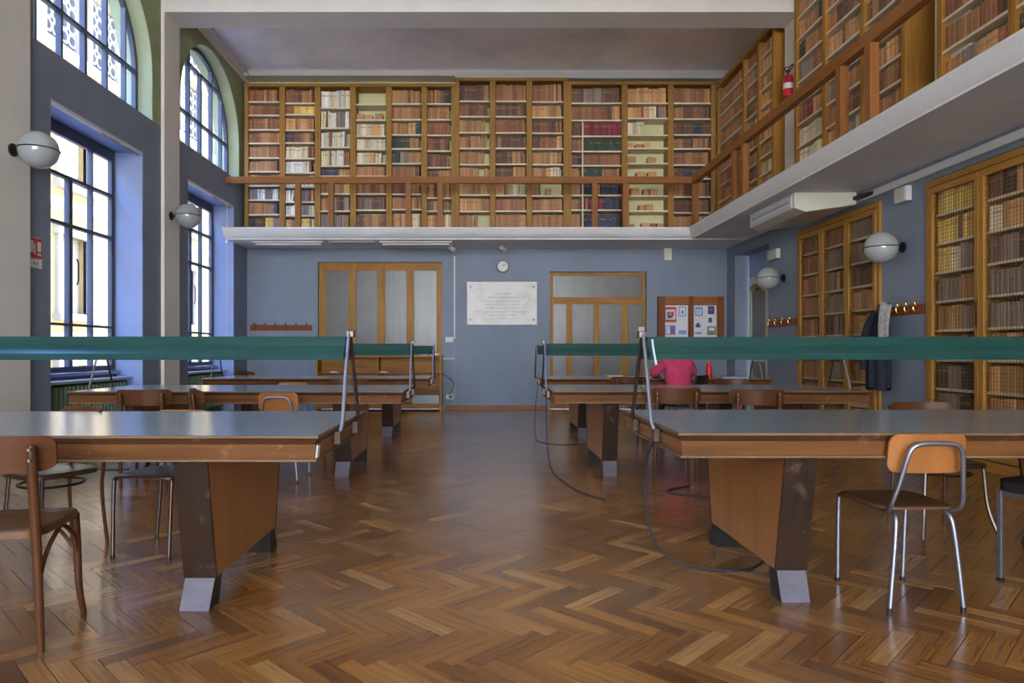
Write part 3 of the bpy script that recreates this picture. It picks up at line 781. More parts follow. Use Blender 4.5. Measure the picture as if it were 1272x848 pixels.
# ---- mesh-door cabinets in the right wall
def cabinet(y0, y1, doors, rowsets, lab, phr, group):
    XF = XR-.03; zt = 2.955
    t = empty('mesh_cabinet', (XF+.2, (y0+y1)/2, 0)); tag(t, lab, 'cabinet', 'wire mesh book cabinets in the right wall')
    F = .06
    box('frame_rail', 'golden_y', XF, XF+.05, y0, y1, zt-.07, zt, t, .004); box('frame_rail', 'golden_y', XF, XF+.05, y0, y1, 0, .10, t, .004)
    for y in (y0, y1-F): box('frame_stile', 'golden', XF, XF+.36, y, y+F, .1, zt-.07, t, .004)
    box('back_panel', 'case', XF+.35, XF+.37, y0+F, y1-F, .1, zt-.07, t)
    w = (y1-y0-2*F)/doors
    for i in range(doors):
        a = y1-F-w*(i+1); b = a+w       # door i, far to near
        if i < doors-1: box('frame_stile', 'golden', XF+.03, XF+.34, a-.02, a+.02, .1, zt-.07, t, .003)
        d = MB()
        d.box(XF-.012, XF+.02, a+.004, a+.062, .11, zt-.08).box(XF-.012, XF+.02, b-.062, b-.004, .11, zt-.08)
        d = d.build('door', 'golden', t, bevel=.005)
        for z0, z1 in ((zt-.15, zt-.08), (.11, .22)): box('door_rail', 'golden_y', XF-.011, XF+.019, a+.062, b-.062, z0, z1, d, .004)
        wm = MB(); ya, yb = a+.062, b-.062; za, zc = .22, zt-.15
        n = int((yb-ya)/.037)
        for q in range(1, n): y = ya+(yb-ya)*q/n; wm.box(XF+.002, XF+.0048, y-.0019, y+.0019, za, zc)
        n = int((zc-za)/.037)
        for q in range(1, n): z = za+(zc-za)*q/n; wm.box(XF-.0005, XF+.0022, ya, yb, z-.0019, z+.0019)
        wm.build('wire_mesh', 'wire', d)
        box('lock_plate', 'steel_dk', XF-.018, XF-.012, a+.02, a+.045, 1.38, 1.62, d)
        rows = rowsets[i]; n = len(rows); z0, z1 = .12, zt-.09; hp = (z1-z0)/n
        for q, spec in enumerate(rows):
            z = z1-hp*(q+1)
            box('shelf', 'shelf', XF+.035, XF+.34, a+.021, b-.021, z-.001, z+.024, t)
            shelf_row(Vector((XF+.05, b-.03, z+.0245)), UY, NY, w-.06, hp-.035, .22, spec, (.05, .075), phr[i], ORD[q] if q else 'top', group)
cabinet(8.22, 10.36, 3, [rp('rrbr rrbb brbb bbbb btbb bttb bbbb ybyb tbtb'), rp('rrbt yydy ytdy yyyy xyyy yxyy yyyy yyby bbbb'), rp('yyyy yyyy dxdt tbtb ttbt bbtb btbt tctb otoc')],
        'three-door golden oak cabinet with wire mesh beside the hanging coat', ['far door of far mesh cabinet', 'middle door of far mesh cabinet', 'near door of far mesh cabinet'], 'books behind the far mesh cabinet doors')
cabinet(5.02, 7.36, 3, [rp('oooo oooo ocyd yyby bbyb bybb xyxy yyxy ydyb'), rp('dxto cttc yyxy yyyy yyyy btbt ttbb btbt bbtb'), rp('tttt cctc yyyx yyyy yyyy btbt ttbb btbt bbtb')],
        'tall golden oak cabinet with wire mesh doors at the right edge', ['far door of near mesh cabinet', 'middle door of near mesh cabinet', 'near door of near mesh cabinet'], 'books behind the near mesh cabinet doors')

# ---- book objects: the 300 that show largest, the others as one
books.sort(key=lambda t: -t[0])
keys = list(BC); stf = MB()
for i, (ar, P, u, n, w, h, d, key, lean, lb, gr) in enumerate(books):
    Mx = Matrix((u, -n, Vector((0, 0, 1)))).transposed().to_4x4()
    if lean: Mx = Mx @ Matrix.Rotation(lean, 4, 'Y')
    if i < 300:
        mb = MB(); book_geo(mb, w, h, d, 0, Matrix.Identity(4))
        o = mb.build('paper_bundle' if 'bundle' in lb else 'book', 'bk_'+key); o.matrix_world = Matrix.Translation(P+Vector((0, 0, abs(math.sin(lean))*w*.5))) @ Mx
        tag(o, lb, 'book', gr)
    else: book_geo(stf, w, h, d, keys.index(key), Matrix.Translation(P+Vector((0, 0, abs(math.sin(lean))*w*.5))) @ Mx)
o = stf.build('book_rows', ['bk_'+k for k in keys]); tag(o, 'rows of small old brown, cream and dark books filling the gallery shelves', 'books', None, 'stuff')
print('BOOKS', len(books))

# ---- gallery railings
YRAIL, XRAIL, ZR = 12.32, 3.83, CAMZ+3.14
t = empty('gallery_railing', (0, YRAIL, GT)); tag(t, 'red-brown wooden railing along the back gallery in front of the bookcases', 'railing', 'gallery railings')
box('handrail', 'rail', XL, XRAIL+.06, YRAIL-.05, YRAIL+.05, ZR-.12, ZR, t, .006)
for px in (370.5, 411.5, 507.5, 547, 738.5, 777, 863.5):
    x = (px-598)*YRAIL/848; w_ = .055 if px > 770 else .05
    box('post', 'rail_z', x-w_, x+w_, YRAIL-.045, YRAIL+.045, GT, ZR-.12, t, .005)
t = empty('gallery_railing', (XRAIL, 5, GT)); tag(t, 'orange-brown wooden railing running along the right gallery toward the camera', 'railing', 'gallery railings')
box('handrail', 'rail_y', XRAIL-.05, XRAIL+.05, -1, YRAIL-.051, ZR-.13, ZR, t, .006)
for y in (10.3, 9.93, 7.25, 6.70, 3.9, 3.35, .6, .05):
    box('post', 'rail_z', XRAIL-.045, XRAIL+.045, y-.055, y+.055, GT, ZR-.13, t, .005)

# ================================================================== TABLES
TL, TW, TH = 3.0, 1.2, .78
def make_table():
    t = empty('reading_table', (0, 0, 0))
    hx, hy = TL/2, TW/2
    MB().box(-hx+.012, hx-.012, -hy+.012, hy-.012, TH-.012, TH).build('tabletop', 'lino', t, bevel=.002)
    # pale worn edging round the top, dark recessed band, sloping apron, bottom bead: four sides each
    def side(nm, m, prof):   # prof: (inset, z) pairs
        for s in (-1, 1):
            mb = MB()
            p = [(s*(hy-a), z) for a, z in prof]
            b = len(mb.v); i0 = [a for a, z in prof]
            for sx in (-1, 1):
                for (a, z) in prof: mb.v.append((sx*(hx-a), s*(hy-a), z))
            n = len(prof)
            for k in range(n): mb.face([b+k, b+(k+1) % n, b+n+(k+1) % n, b+n+k])
            mb.face([b+k for k in range(n)]); mb.face([b+n+k for k in range(n)]); mb.build(nm, m[0], t)
            mb = MB()
            for sy in (-1, 1):
                for (a, z) in prof: mb.v.append((s*(hx-a), sy*(hy-a), z))
            for k in range(n): mb.face([k, (k+1) % n, n+(k+1) % n, n+k])
            mb.face(list(range(n))); mb.face([n+k for k in range(n)]); mb.build(nm, m[1], t)
    side('top_edging', ('tab_edge', 'tab_edge'), [(0, TH-.009), (0, TH+.001), (.013, TH+.001), (.013, TH-.009)])
    side('edge_band', ('tab_dark', 'tab_dark_y'), [(.003, TH-.009), (.022, TH-.036), (.05, TH-.036), (.05, TH-.009)])
    side('apron', ('tab_wood', 'tab_wood_y'), [(.014, TH-.036), (.024, TH-.101), (.055, TH-.101), (.055, TH-.036)])
    side('apron_bead', ('tab_edge', 'tab_edge'), [(.012, TH-.101), (.012, TH-.110), (.055, TH-.110), (.055, TH-.101)])
    MB().box(-hx+.03, hx-.03, -hy+.03, hy-.03, TH-.04, TH-.013).build('underboard', 'tab_dark', t)
    for s in (-1, 1):
        cx = s*(hx-.565)
        p = MB(); w = .145; yt, yb = .535, .43; zt, z0 = TH-.112, .13
        P = [(-w/2, -yb, z0), (w/2, -yb, z0), (w/2, yb, z0), (-w/2, yb, z0), (-w/2, -yt, zt), (w/2, -yt, zt), (w/2, yt, zt), (-w/2, yt, zt)]
        ped = MB().hexa([(cx+a, b, c) for a, b, c in P]).build('pedestal', 'ped', t, bevel=.003)
        for q in (-1, 1):
            e = MB(); d = .012
            e.hexa([(cx-w/2-.001, q*yb, z0-.001), (cx+w/2+.001, q*yb, z0-.001), (cx+w/2+.001, q*(yb+d), z0-.001), (cx-w/2-.001, q*(yb+d), z0-.001),
                    (cx-w/2-.001, q*yt, zt), (cx+w/2+.001, q*yt, zt), (cx+w/2+.001, q*(yt+d), zt), (cx-w/2-.001, q*(yt+d), zt)])
            e.build('end_board', 'ped_dark', ped, bevel=.002)
            f = MB(); f.hexa([(cx-w/2+.004, q*(yb-.05), 0), (cx+w/2-.012, q*(yb-.05), 0), (cx+w/2-.012, q*(yb+.065), 0), (cx-w/2+.004, q*(yb+.065), 0),
                              (cx-w/2+.006, q*(yb-.075), z0), (cx+w/2-.006, q*(yb-.075), z0), (cx+w/2-.006, q*(yb+.008), z0), (cx-w/2+.006, q*(yb+.008), z0)])
            f = f.build('foot', 'foot_dark', ped)
            g = MB(); g.hexa([(cx-w/2+.004, q*(yb+.066), .001), (cx+w/2-.012, q*(yb+.066), .001), (cx+w/2-.012, q*(yb+.070), .001), (cx-w/2+.004, q*(yb+.070), .001),
                              (cx-w/2+.006, q*(yb+.009), z0-.002), (cx+w/2-.006, q*(yb+.009), z0-.002), (cx+w/2-.006, q*(yb+.013), z0-.002), (cx-w/2+.006, q*(yb+.013), z0-.002)])
            g.build('kick_plate', 'foot', ped)
        MB().box(cx-.22, cx+.22, -.5, .5, TH-.125, TH-.1105).build('mounting_board', 'foot_dark', t)
    return t
M['tab_edge'] = wood('worn_table_edging', (120, 92, 64), 0, .5, .6, 1.2, 0, .5)
tp = make_table()
TABLES = [  # centre x, centre y, yaw, label
 (-2.19, 3.488, 0, 'nearest left reading table with blue-grey top and chipped corner'),
 (-2.197, 6.68, 0, 'middle left reading table with green lamp bar'),
 (-2.187, 9.57, 0, 'farthest left reading table, in front of the low open shelving'),
 (.865+1.5, 3.593, 0, 'nearest right reading table with a black cable hanging from its end'),
 (.64+1.5, 6.73, 0, 'middle right reading table with two wooden chairs before it'),
 (.80+1.48, 9.45, 0, 'farthest right reading table where the person in pink sits')]
us = [False]
TT = []
for x, y, a, lb in TABLES:
    o = place(tp, us, (x, y, 0), a, lb, 'long library reading tables'); o['category'] = 'table'; TT.append(o)
TT[4].scale = (.955, 1, 1); TT[4].location.x = .64+1.5*.955
MB().hexa([(-.722, 2.93, .682), (-.706, 2.93, .682), (-.706, 2.972, .679), (-.722, 2.972, .679), (-.72, 2.925, .737), (-.698, 2.925, .737), (-.698, 2.958, .733), (-.72, 2.958, .733)]).build('chipped_patch', 'paper', TT[0])
# ---- green lamp bars on bent tube supports, clamped to the table ends
def make_lamp():
    t = empty('reading_lamp', (0, 0, 0)); hx = TL/2; z0 = TH
    for s in (-1, 1):
        x = s*(hx+.022)
        for q in (-1, 1):
            pts = [(s*(hx+.008), q*.235, z0-.075), (s*(hx+.010), q*.228, z0-.03), (x, q*.205, z0+.02), (x-.004*s, q*.11, z0+.24), (x-.006*s, q*.012, z0+.46)]
            MB().tube(smoothpath(pts, 4), .0095, 8).build('support_tube', 'steel' if q < 0 else 'steel_dk', t, True)
            MB().box(min(s*(hx-.012), s*(hx+.019)), max(s*(hx-.012), s*(hx+.019)), q*.228-.016, q*.228+.016, z0-.085, z0-.02).build('clamp', 'steel_dk', t, bevel=.003)
        MB().box(x-.02, x+.02, -.022, .022, z0+.43, z0+.465).build('support_cap', 'steel_dk', t, bevel=.004)
    # shade: folded sheet trough, open below
    xa = hx+.0
    out_ = [(-.076, .316), (-.088, .348), (-.030, .390), (-.046, .434), (.046, .434), (.030, .390), (.088, .348), (.076, .316)]
    inn = [(.073, .316), (.084, .347), (.026, .388), (.042, .431), (-.042, .431), (-.026, .388), (-.084, .347), (-.073, .316)]
    MB().prism([(a, b+z0) for a, b in out_+inn], 0, -xa, xa, caps=True).build('shade', 'shade', t, smooth=False)
    for s in (-1, 1):
        MB().prism([(a, b+z0) for a, b in out_], 0, s*xa, s*(xa+.004)).build('end_cap', 'blackm', t)
    MB().tube([(-xa+.1, 0, z0+.355), (xa-.1, 0, z0+.355)], .013, 10).build('fluorescent_tube', 'white', t, True)
    MB().box(-xa+.05, xa-.05, -.02, .02, z0+.375, z0+.405).build('batten', 'white', t)
    return t
lp = make_lamp(); us = [False]
for (x, y, a, lb), nm in zip(TABLES, ['nearest left', 'middle left', 'farthest left', 'nearest right', 'middle right', 'farthest right']):
    o = place(lp, us, (x, y, 0), a, 'long green enamelled lamp bar over the %s table' % nm, 'green lamp bars over the tables'); o['category'] = 'lamp'
    if nm == 'middle right': o.scale = (.955, 1, 1); o.location.x = .64+1.5*.955

# ================================================================== CHAIRS
def curved_board(mb, hw, hh, yc, sag, zc, th, n=12, lean=0., taper=0., m=0, rx=None):
    """bent board: half width hw, bulging to -y by sag; rounded upper corners"""
    F, B = [], []
    b = len(mb.v); k = 4
    n = 32
    for i in range(n+1):
        u = math.sin(math.pi/2*(-1+2*i/n)); x = u*hw; y = yc + sag*(u*u-1)
        q_ = max(0, abs(u)-.78)/.22; e = hh*(1-.55*(1-math.sqrt(max(0, 1-q_*q_))))
        for off in (0, th):
            for s in (-1, 1):
                z = zc + s*(e if s > 0 else e*(1-taper*abs(u)))
                mb.v.append((x, y+off-lean*(z-zc), z))
    for i in range(n):
        p, q = b+i*4, b+(i+1)*4
        mb.face([p, q, q+1, p+1], m); mb.face([p+2, p+3, q+3, q+2], m); mb.face([p+1, q+1, q+3, p+3], m); mb.face([p, p+2, q+2, q], m)
    mb.face([b, b+1, b+3, b+2], m); e = b+n*4; mb.face([e, e+2, e+3, e+1], m)
    return mb
def seat_slab(mb, hwf, hwb, yb, yf, z, th, dish=.008, n=10, rnd_=.35):
    """rounded seat outline, slightly dished"""
    P = []
    for i in range(40):
        a = 2*math.pi*i/40; ca, sa = math.cos(a), math.sin(a); e = 2/5.5
        X = math.copysign(abs(ca)**e, ca); Y = math.copysign(abs(sa)**e, sa)
        hw = hwb+(hwf-hwb)*(Y+1)/2; P.append((X*hw, (yf+yb)/2+Y*(yf-yb)/2))
    b = len(mb.v); c = Vector((0, (yf+yb)/2, 0)); n = len(P)
    rings = [(1.0, -th), (1.0, -.004), (.97, 0), (.6, -dish*.6), (.2, -dish)]
    for k, dz in rings:
        for x, y in P: mb.v.append((x*k, c.y+(y-c.y)*k, z+dz))
    for r in range(len(rings)-1):
        for i in range(n): mb.face([b+r*n+i, b+r*n+(i+1) % n, b+(r+1)*n+(i+1) % n, b+(r+1)*n+i])
    mb.face([b+i for i in range(n)][::-1]); mb.face([b+(len(rings)-1)*n+i for i in range(n)])
    return mb
def bentwood():
    t = empty('bentwood_chair', (0, 0, 0)); t['category'] = 'chair'
    seat_slab(MB(), .205, .18, -.20, .20, .465, .03).build('seat', 'chair_seat', t, True)
    curved_board(MB(), .225, .068, -.165, .075, .752, .014, 14, .1).build('backrest', 'chair_x', t, True)
    for s in (-1, 1):
        pts = smoothpath([(s*.180, -.185, 0), (s*.176, -.195, .22), (s*.170, -.205, .46), (s*.166, -.222, .66), (s*.166, -.236, .79)], 4)
        k = len(pts); l = MB().tube(pts, [.0135+.005*min(1, i/(k*.5)) if i < k-2 else .016-.004*(i-k+2) for i in range(k)], 10).build('rear_leg', 'chair', t, True)
        for z in (.735, .775): MB().tube([(s*.166, -.246-(z-.7)*.06, z), (s*.166, -.256-(z-.7)*.06, z)], .006, 8).build('screw', 'steel_dk', l, True)
        pts = smoothpath([(s*.200, .205, 0), (s*.190, .178, .12), (s*.184, .172, .30), (s*.176, .168, .445)], 4)
        MB().tube(pts, [.0125+.007*i/len(pts) for i in range(len(pts))], 10).build('front_leg', 'chair', t, True)
        MB().tube(smoothpath([(s*.174, -.19, .27), (s*.178, -.12, .37), (s*.180, .0, .432)], 4), .009, 8).build('bracket', 'chair', t, True)
        MB().tube(smoothpath([(s*.184, .165, .28), (s*.184, .12, .37), (s*.182, .02, .432)], 4), .009, 8).build('bracket', 'chair', t, True)
    MB().tube(smoothpath([(-.17, .17, .30), (-.10, .17, .39), (0, .17, .43), (.10, .17, .39), (.17, .17, .30)], 4), .008, 8).build('front_bracket', 'chair', t, True)
    return t
def plysteel(ply='ply', seat='ply_seat', steel='steel'):
    t = empty('tubular_steel_chair', (0, 0, 0)); t['category'] = 'chair'
    seat_slab(MB(), .19, .17, -.17, .20, .452, .013, .014).build('seat', seat, t, True)
    curved_board(MB(), .172, .086, -.205, .028, .695, .010, 14, .16).build('backrest', ply, t, True)
    # hoop behind the backrest
    y0 = -.185
    hoop = [(-.125, -.10, .432), (-.150, -.165, .435), (-.158, -.205, .47), (-.142, -.232, .56), (-.122, -.258, .68), (-.104, -.266, .725), (-.07, -.269, .742),
            (0, -.270, .745), (.07, -.269, .742), (.104, -.266, .725), (.122, -.258, .68), (.142, -.232, .56), (.158, -.205, .47), (.150, -.165, .435), (.125, -.10, .432)]
    MB().tube(smoothpath(hoop, 4), .0105, 10).build('back_hoop', steel, t, True)
    for s in (-1, 1):
        pts = smoothpath([(s*.115, -.10, .430), (s*.118, -.16, .424), (s*.130, -.192, .36), (s*.165, -.205, 0.015)], 5)
        l = MB().tube(pts, .0105, 10).build('rear_leg', steel, t, True)
        MB().tube([(s*.1655, -.205, 0), (s*.1655, -.205, .02)], .0125, 10).build('foot_cap', 'blackm', l)
        pts = smoothpath([(s*.145, -.14, .436), (s*.160, .05, .436), (s*.168, .165, .432), (s*.170, .188, .39), (s*.165, .205, .015)], 5)
        l = MB().tube(pts, .0105, 10).build('front_leg', steel, t, True)
        MB().tube([(s*.165, .205, 0), (s*.165, .205, .02)], .0125, 10).build('foot_cap', 'blackm', l)
    return t
def ringchair():
    t = empty('round_framed_chair', (0, 0, 0)); t['category'] = 'chair'
    seat_slab(MB(), .20, .18, -.19, .20, .455, .028).build('seat', 'dark_ply', t, True)
    curved_board(MB(), .20, .05, -.17, .07, .752, .014, 12, .1).build('backrest', 'chair_x', t, True)
    MB().tube([(.175*math.cos(2*math.pi*i/28), .005+.165*math.sin(2*math.pi*i/28), .375) for i in range(28)], .008, 8, closed=True).build('ring_stretcher', 'steel_dk', t, True)
    for s in (-1, 1):
        MB().tube(smoothpath([(s*.185, -.215, 0), (s*.172, -.19, .30), (s*.17, -.20, .46), (s*.17, -.225, .78)], 4), .011, 8).build('rear_leg', 'chair', t, True)
        MB().tube(smoothpath([(s*.235, .215, 0), (s*.195, .165, .18), (s*.178, .15, .40), (s*.174, .148, .43)], 4), .011, 8).build('front_leg', 'steel_dk', t, True)
    return t
def padchair():
    t = empty('padded_chair', (0, 0, 0)); t['category'] = 'chair'
    seat_slab(MB(), .215, .21, -.20, .21, .505, .055, .004).build('seat_cushion', 'black_pad', t, True)
    curved_board(MB(), .20, .12, -.20, .03, .72, .035, 12, .12).build('back_cushion', 'black_pad', t, True)
    for s in (-1, 1):
        for y, nm in ((-.19, 'rear_leg'), (.185, 'front_leg')):
            top = .80 if y < 0 else .45
            MB().box(s*.19-.011, s*.19+.011, y-.011, y+.011, .012, top if y > 0 else .62).build(nm, 'steel', t, bevel=.003)
            MB().box(s*.19-.013, s*.19+.013, y-.013, y+.013, 0, .014).build('foot_cap', 'blackm', t)
        MB().box(s*.19-.010, s*.19+.010, -.18, .175, .425, .449).build('side_rail', 'steel', t, bevel=.003)
    MB().box(-.18, .18, .176, .194, .425, .449).build('front_rail', 'steel', t, bevel=.003)
    return t
G_ = 'mixed chairs around the reading tables'
cb, ub = bentwood(), [False]
place(cb, ub, (-1.886, 2.735, 0), R(12), 'brown bentwood chair cut by the left edge, in front of nearest left table', G_)
place(cb, ub, (-2.86, 5.92, 0), R(6), 'bentwood chair tucked against front of middle left table, left one', G_)
place(cb, ub, (-2.24, 5.86, 0), R(-62), 'bentwood chair turned sideways at front of middle left table', G_)
place(cb, ub, (1.70, 6.12, 0), R(-4), 'bentwood chair with wide back before middle right table, left one', G_)
place(cb, ub, (2.36, 5.95, 0), R(-9), 'lighter bentwood chair pushed to middle right table, right one', G_)
place(cb, ub, (1.86, 8.78, 0), R(0), 'bentwood chair left of the person in pink', G_)
place(cb, ub, (2.86, 7.68, 0), R(180), 'pale bentwood chair on far side of middle right table', G_)
place(cb, ub, (-3.68, 11.0, 0), R(-30), 'dark wooden chair in the back left corner under the coat rack', G_)
place(cb, ub, (-1.52, 7.66, 0), R(180), 'bentwood chair on far side of middle left table', G_)
cp, up_ = plysteel(), [False]
place(cp, up_, (1.94, 3.19, 0), R(2), 'orange plywood chair with bent chrome tube frame before nearest right table', G_)
place(cp, up_, (-1.76, 6.12, 0), R(0), 'orange plywood and steel chair before middle left table', G_)
cq, uq = plysteel('ply', 'dark_ply', 'steel_dk'), [False]
place(cq, uq, (-1.84, 3.94, 0), R(173), 'dark seated chair with dull steel legs on far side of nearest left table', G_)
place(cp, up_, (-2.16, 7.62, 0), R(180), 'steel and plywood chair on far side of middle left table', G_)
cr_, ur = ringchair(), [False]
place(cr_, ur, (-2.50, 3.98, 0), R(150), 'dark-seated chair with round ring under seat at left edge behind nearest table', G_)
place(cr_, ur, (2.90, 4.335, 0), R(180), 'chair with ring stretcher and flared legs behind nearest right table', G_)
pc, up2 = padchair(), [False]
place(pc, up2, (2.83, 3.30, 0), R(22), 'black padded chair with square chrome legs at the right edge', G_)
place(pc, up2, (2.58, 8.60, 0), R(50), 'black padded chair on which the person in pink sits sideways', G_)

# ================================================================== PERSON (back to the camera, bent over the table)
def skin_body(name, mat, verts, edges, radii, parent=None, sub=2, root=0):
    off = Vector(parent.location) if parent else Vector((0, 0, 0))
    me = bpy.data.meshes.new(name); me.from_pydata([tuple(Vector(v)-off) for v in verts], edges, []); o = bpy.data.objects.new(name, me); COL.objects.link(o)
    md = o.modifiers.new('skin', 'SKIN'); md.use_smooth_shade = True
    for i, r in enumerate(radii):
        sv = me.skin_vertices[0].data[i]; sv.radius = r if isinstance(r, tuple) else (r, r); sv.use_root = (i == root)
    s_ = o.modifiers.new('sub', 'SUBSURF'); s_.levels = s_.render_levels = sub
    dg = bpy.context.evaluated_depsgraph_get(); m2 = bpy.data.meshes.new_from_object(o.evaluated_get(dg))
    o.modifiers.clear(); o.data = m2; m2.materials.clear(); m2.materials.append(M[mat])
    m2.polygons.foreach_set('use_smooth', [True]*len(m2.polygons))
    if parent: o.parent = parent
    return o
px0, py0 = 2.50, 8.56
pe = empty('person', (px0, py0, 0)); tag(pe, 'person in a raspberry pink hoodie seen from behind, bent over the far right table', 'person')
P = lambda x, y, z: (px0+x, py0+y, z)
# skeleton: pelvis, belly, chest, neck, head; arms resting on the tabletop; legs under the table
V = [P(0, 0, .58), P(0, .04, .72), P(0, .12, .88), P(0, .20, 1.02), P(0, .27, 1.06), P(0, .34, 1.11), P(0, .39, 1.17),
     P(-.16, .20, 1.01), P(-.27, .27, .86), P(-.20, .46, .815), P(-.13, .53, .80),
     P(.16, .20, 1.01), P(.25, .28, .86), P(.16, .46, .815), P(.09, .53, .80),
     P(-.10, .03, .56), P(-.12, .42, .53), P(-.12, .46, .30), P(-.12, .45, .09), P(-.12, .58, .045),
     P(.10, .03, .56), P(.12, .42, .53), P(.12, .46, .30), P(.12, .45, .09), P(.12, .58, .045)]
E = [(0, 1), (1, 2), (2, 3), (3, 4), (4, 5), (5, 6), (3, 7), (7, 8), (8, 9), (9, 10), (3, 11), (11, 12), (12, 13), (13, 14),
     (0, 15), (15, 16), (16, 17), (17, 18), (18, 19), (0, 20), (20, 21), (21, 22), (22, 23), (23, 24)]
Rr = [(.14, .10), (.12, .09), (.14, .10), (.12, .09), .05, .075, .085, .055, .043, .034, .03, .055, .043, .034, .03,
      .085, .065, .05, .035, .035, .085, .065, .05, .035, .035]
body = skin_body('body', 'skin', V, E, Rr, pe)
# hands with five fingers each
for s in (-1, 1):
    wx, wy, wz = s*-.02+(-.115 if s < 0 else .075), .53, .80
    wx = -.13 if s < 0 else .09
    hv = [P(wx, .53, .80), P(wx, .575, .796), P(wx, .615, .794)]; he = [(0, 1), (1, 2)]; hr = [.026, (.034, .016), (.036, .014)]
    for f in range(4):
        b = len(hv); x = wx+(-.027+.018*f); Lf = (.055, .066, .070, .060)[f if s > 0 else 3-f]
        hv += [P(x, .622, .796), P(x*1.0, .622+Lf*.5, .800), P(x, .622+Lf, .792)]; hr += [.009, .0085, .007]; he += [(2, b), (b, b+1), (b+1, b+2)]
    b = len(hv); hv += [P(wx-s*.035, .585, .794), P(wx-s*.055, .62, .792)]; hr += [.010, .008]; he += [(1, b), (b, b+1)]
    skin_body('hand', 'skin', hv, he, hr, pe, 1)
hoV = [P(0, -.01, .52), P(0, .03, .68), P(0, .11, .86), P(0, .19, .985), P(0, .25, 1.06), P(-.145, .19, .99), P(-.265, .27, .855), P(-.21, .44, .83), P(.145, .19, .99), P(.245, .28, .855), P(.17, .44, .83)]
hoE = [(0, 1), (1, 2), (2, 3), (3, 4), (3, 5), (5, 6), (6, 7), (3, 8), (8, 9), (9, 10)]
hoR = [(.18, .13), (.175, .13), (.19, .13), (.15, .11), .085, .085, .066, .055, .085, .066, .055]
skin_body('hoodie', 'pink', hoV, hoE, hoR, pe)
hd = MB().tube(smoothpath([P(-.11, .22, 1.055), P(-.08, .14, 1.03), P(0, .10, 1.0), P(.08, .14, 1.03), P(.11, .22, 1.055), P(.06, .28, 1.08), P(-.06, .28, 1.08)], 4)[:-1], .042, 10).build('hood', 'pink', pe, True)
lgV = V[15:19]+V[20:24]+[V[0]]
skin_body('trousers', 'denim', lgV, [(0, 1), (1, 2), (2, 3), (4, 5), (5, 6), (6, 7), (8, 0), (8, 4)], [.10, .08, .065, .055, .10, .08, .065, .055, (.15, .11)], pe, 2, 8)
for s in (-1, 1): MB().rbox(P(s*.12, .54, .035), (.09, .27, .07)).build('shoe', 'grey_cloth', pe, bevel=.025, seg=3)
# head with features, hair
hx_, hy_, hz_ = px0, py0+.37, 1.235
hm = MB().sphere((0, 0, 0), .1, 20, 0, 1.18)
ho = hm.build('head', 'skin', None, True); ho.parent = pe; ho.location = (0, .41, 1.15); ho.rotation_euler = (R(-48), 0, 0); ho.scale = (.82, .98, 1)
def hp(name, mb, mat):
    o = mb.build(name, mat, None, True); o.parent = ho; return o
hp('nose', MB().tube([(0, .095, .015), (0, .118, -.02), (0, .098, -.028)], [.008, .013, .009], 8), 'skin')
hp('mouth', MB().tube([(-.024, .092, -.055), (0, .098, -.056), (.024, .092, -.055)], .005, 6), 'pink')
for s in (-1, 1):
    hp('eye', MB().sphere((s*.034, .088, .012), .013, 10), 'white'); hp('pupil', MB().sphere((s*.034, .098, .012), .006, 8), 'blackm')
    hp('ear', MB().tube([(s*.1, -.005, .02), (s*.112, -.01, 0), (s*.1, -.005, -.025)], [.010, .015, .008], 8), 'skin')
hp('hair', MB().sphere((0, -.018, .022), .108, 20, 0, 1.12), 'hair')

# ================================================================== FITTINGS AND SMALL THINGS
def globe(x, y, z, s, lab):          # s = +1 lamp on right wall (bracket toward +x), -1 on left
    t = empty('globe_lamp', (x, y, z)); tag(t, lab, 'lamp', 'opal globe wall lamps')
    gx = x-s*.255; r = .178
    MB().lathe([(.062, 0), (.062, .018), (.03, .034)] if s < 0 else [(.03, -.034), (.062, -.018), (.062, 0)], (x, y, z), 20, 0, 0).build('wall_plate', 'blackm', t, True)
    MB().sphere((gx, y, z), r, 32).build('globe', 'opal', t, True)
    pts = [(x-s*.02, y, z)]
    for a in range(0, 360, 12):
        pass
    MB().tube([(gx+(r+.004)*math.cos(R(a)), y+(r+.004)*math.sin(R(a)), z) for a in range(0, 360, 10)], .006, 8, closed=True).build('band', 'blackm', t, True)
    MB().tube([(x-s*.02, y, z), (gx+s*(r+.002), y, z)], .012, 8).build('arm', 'blackm', t, True)
PX = XL+.05
globe(PX, 6.62, CAMZ+1.95, -1, 'opal globe wall lamp on nearest left pillar')
globe(PX, 10.0, CAMZ+1.98, -1, 'opal globe wall lamp on second left pillar, between the tall windows')
globe(XR, 7.80, CAMZ+1.185, 1, 'opal globe wall lamp on the right wall between the two mesh cabinets')
globe(XR, 10.88, CAMZ+1.165, 1, 'opal globe wall lamp on right wall beside the cream glazed door')

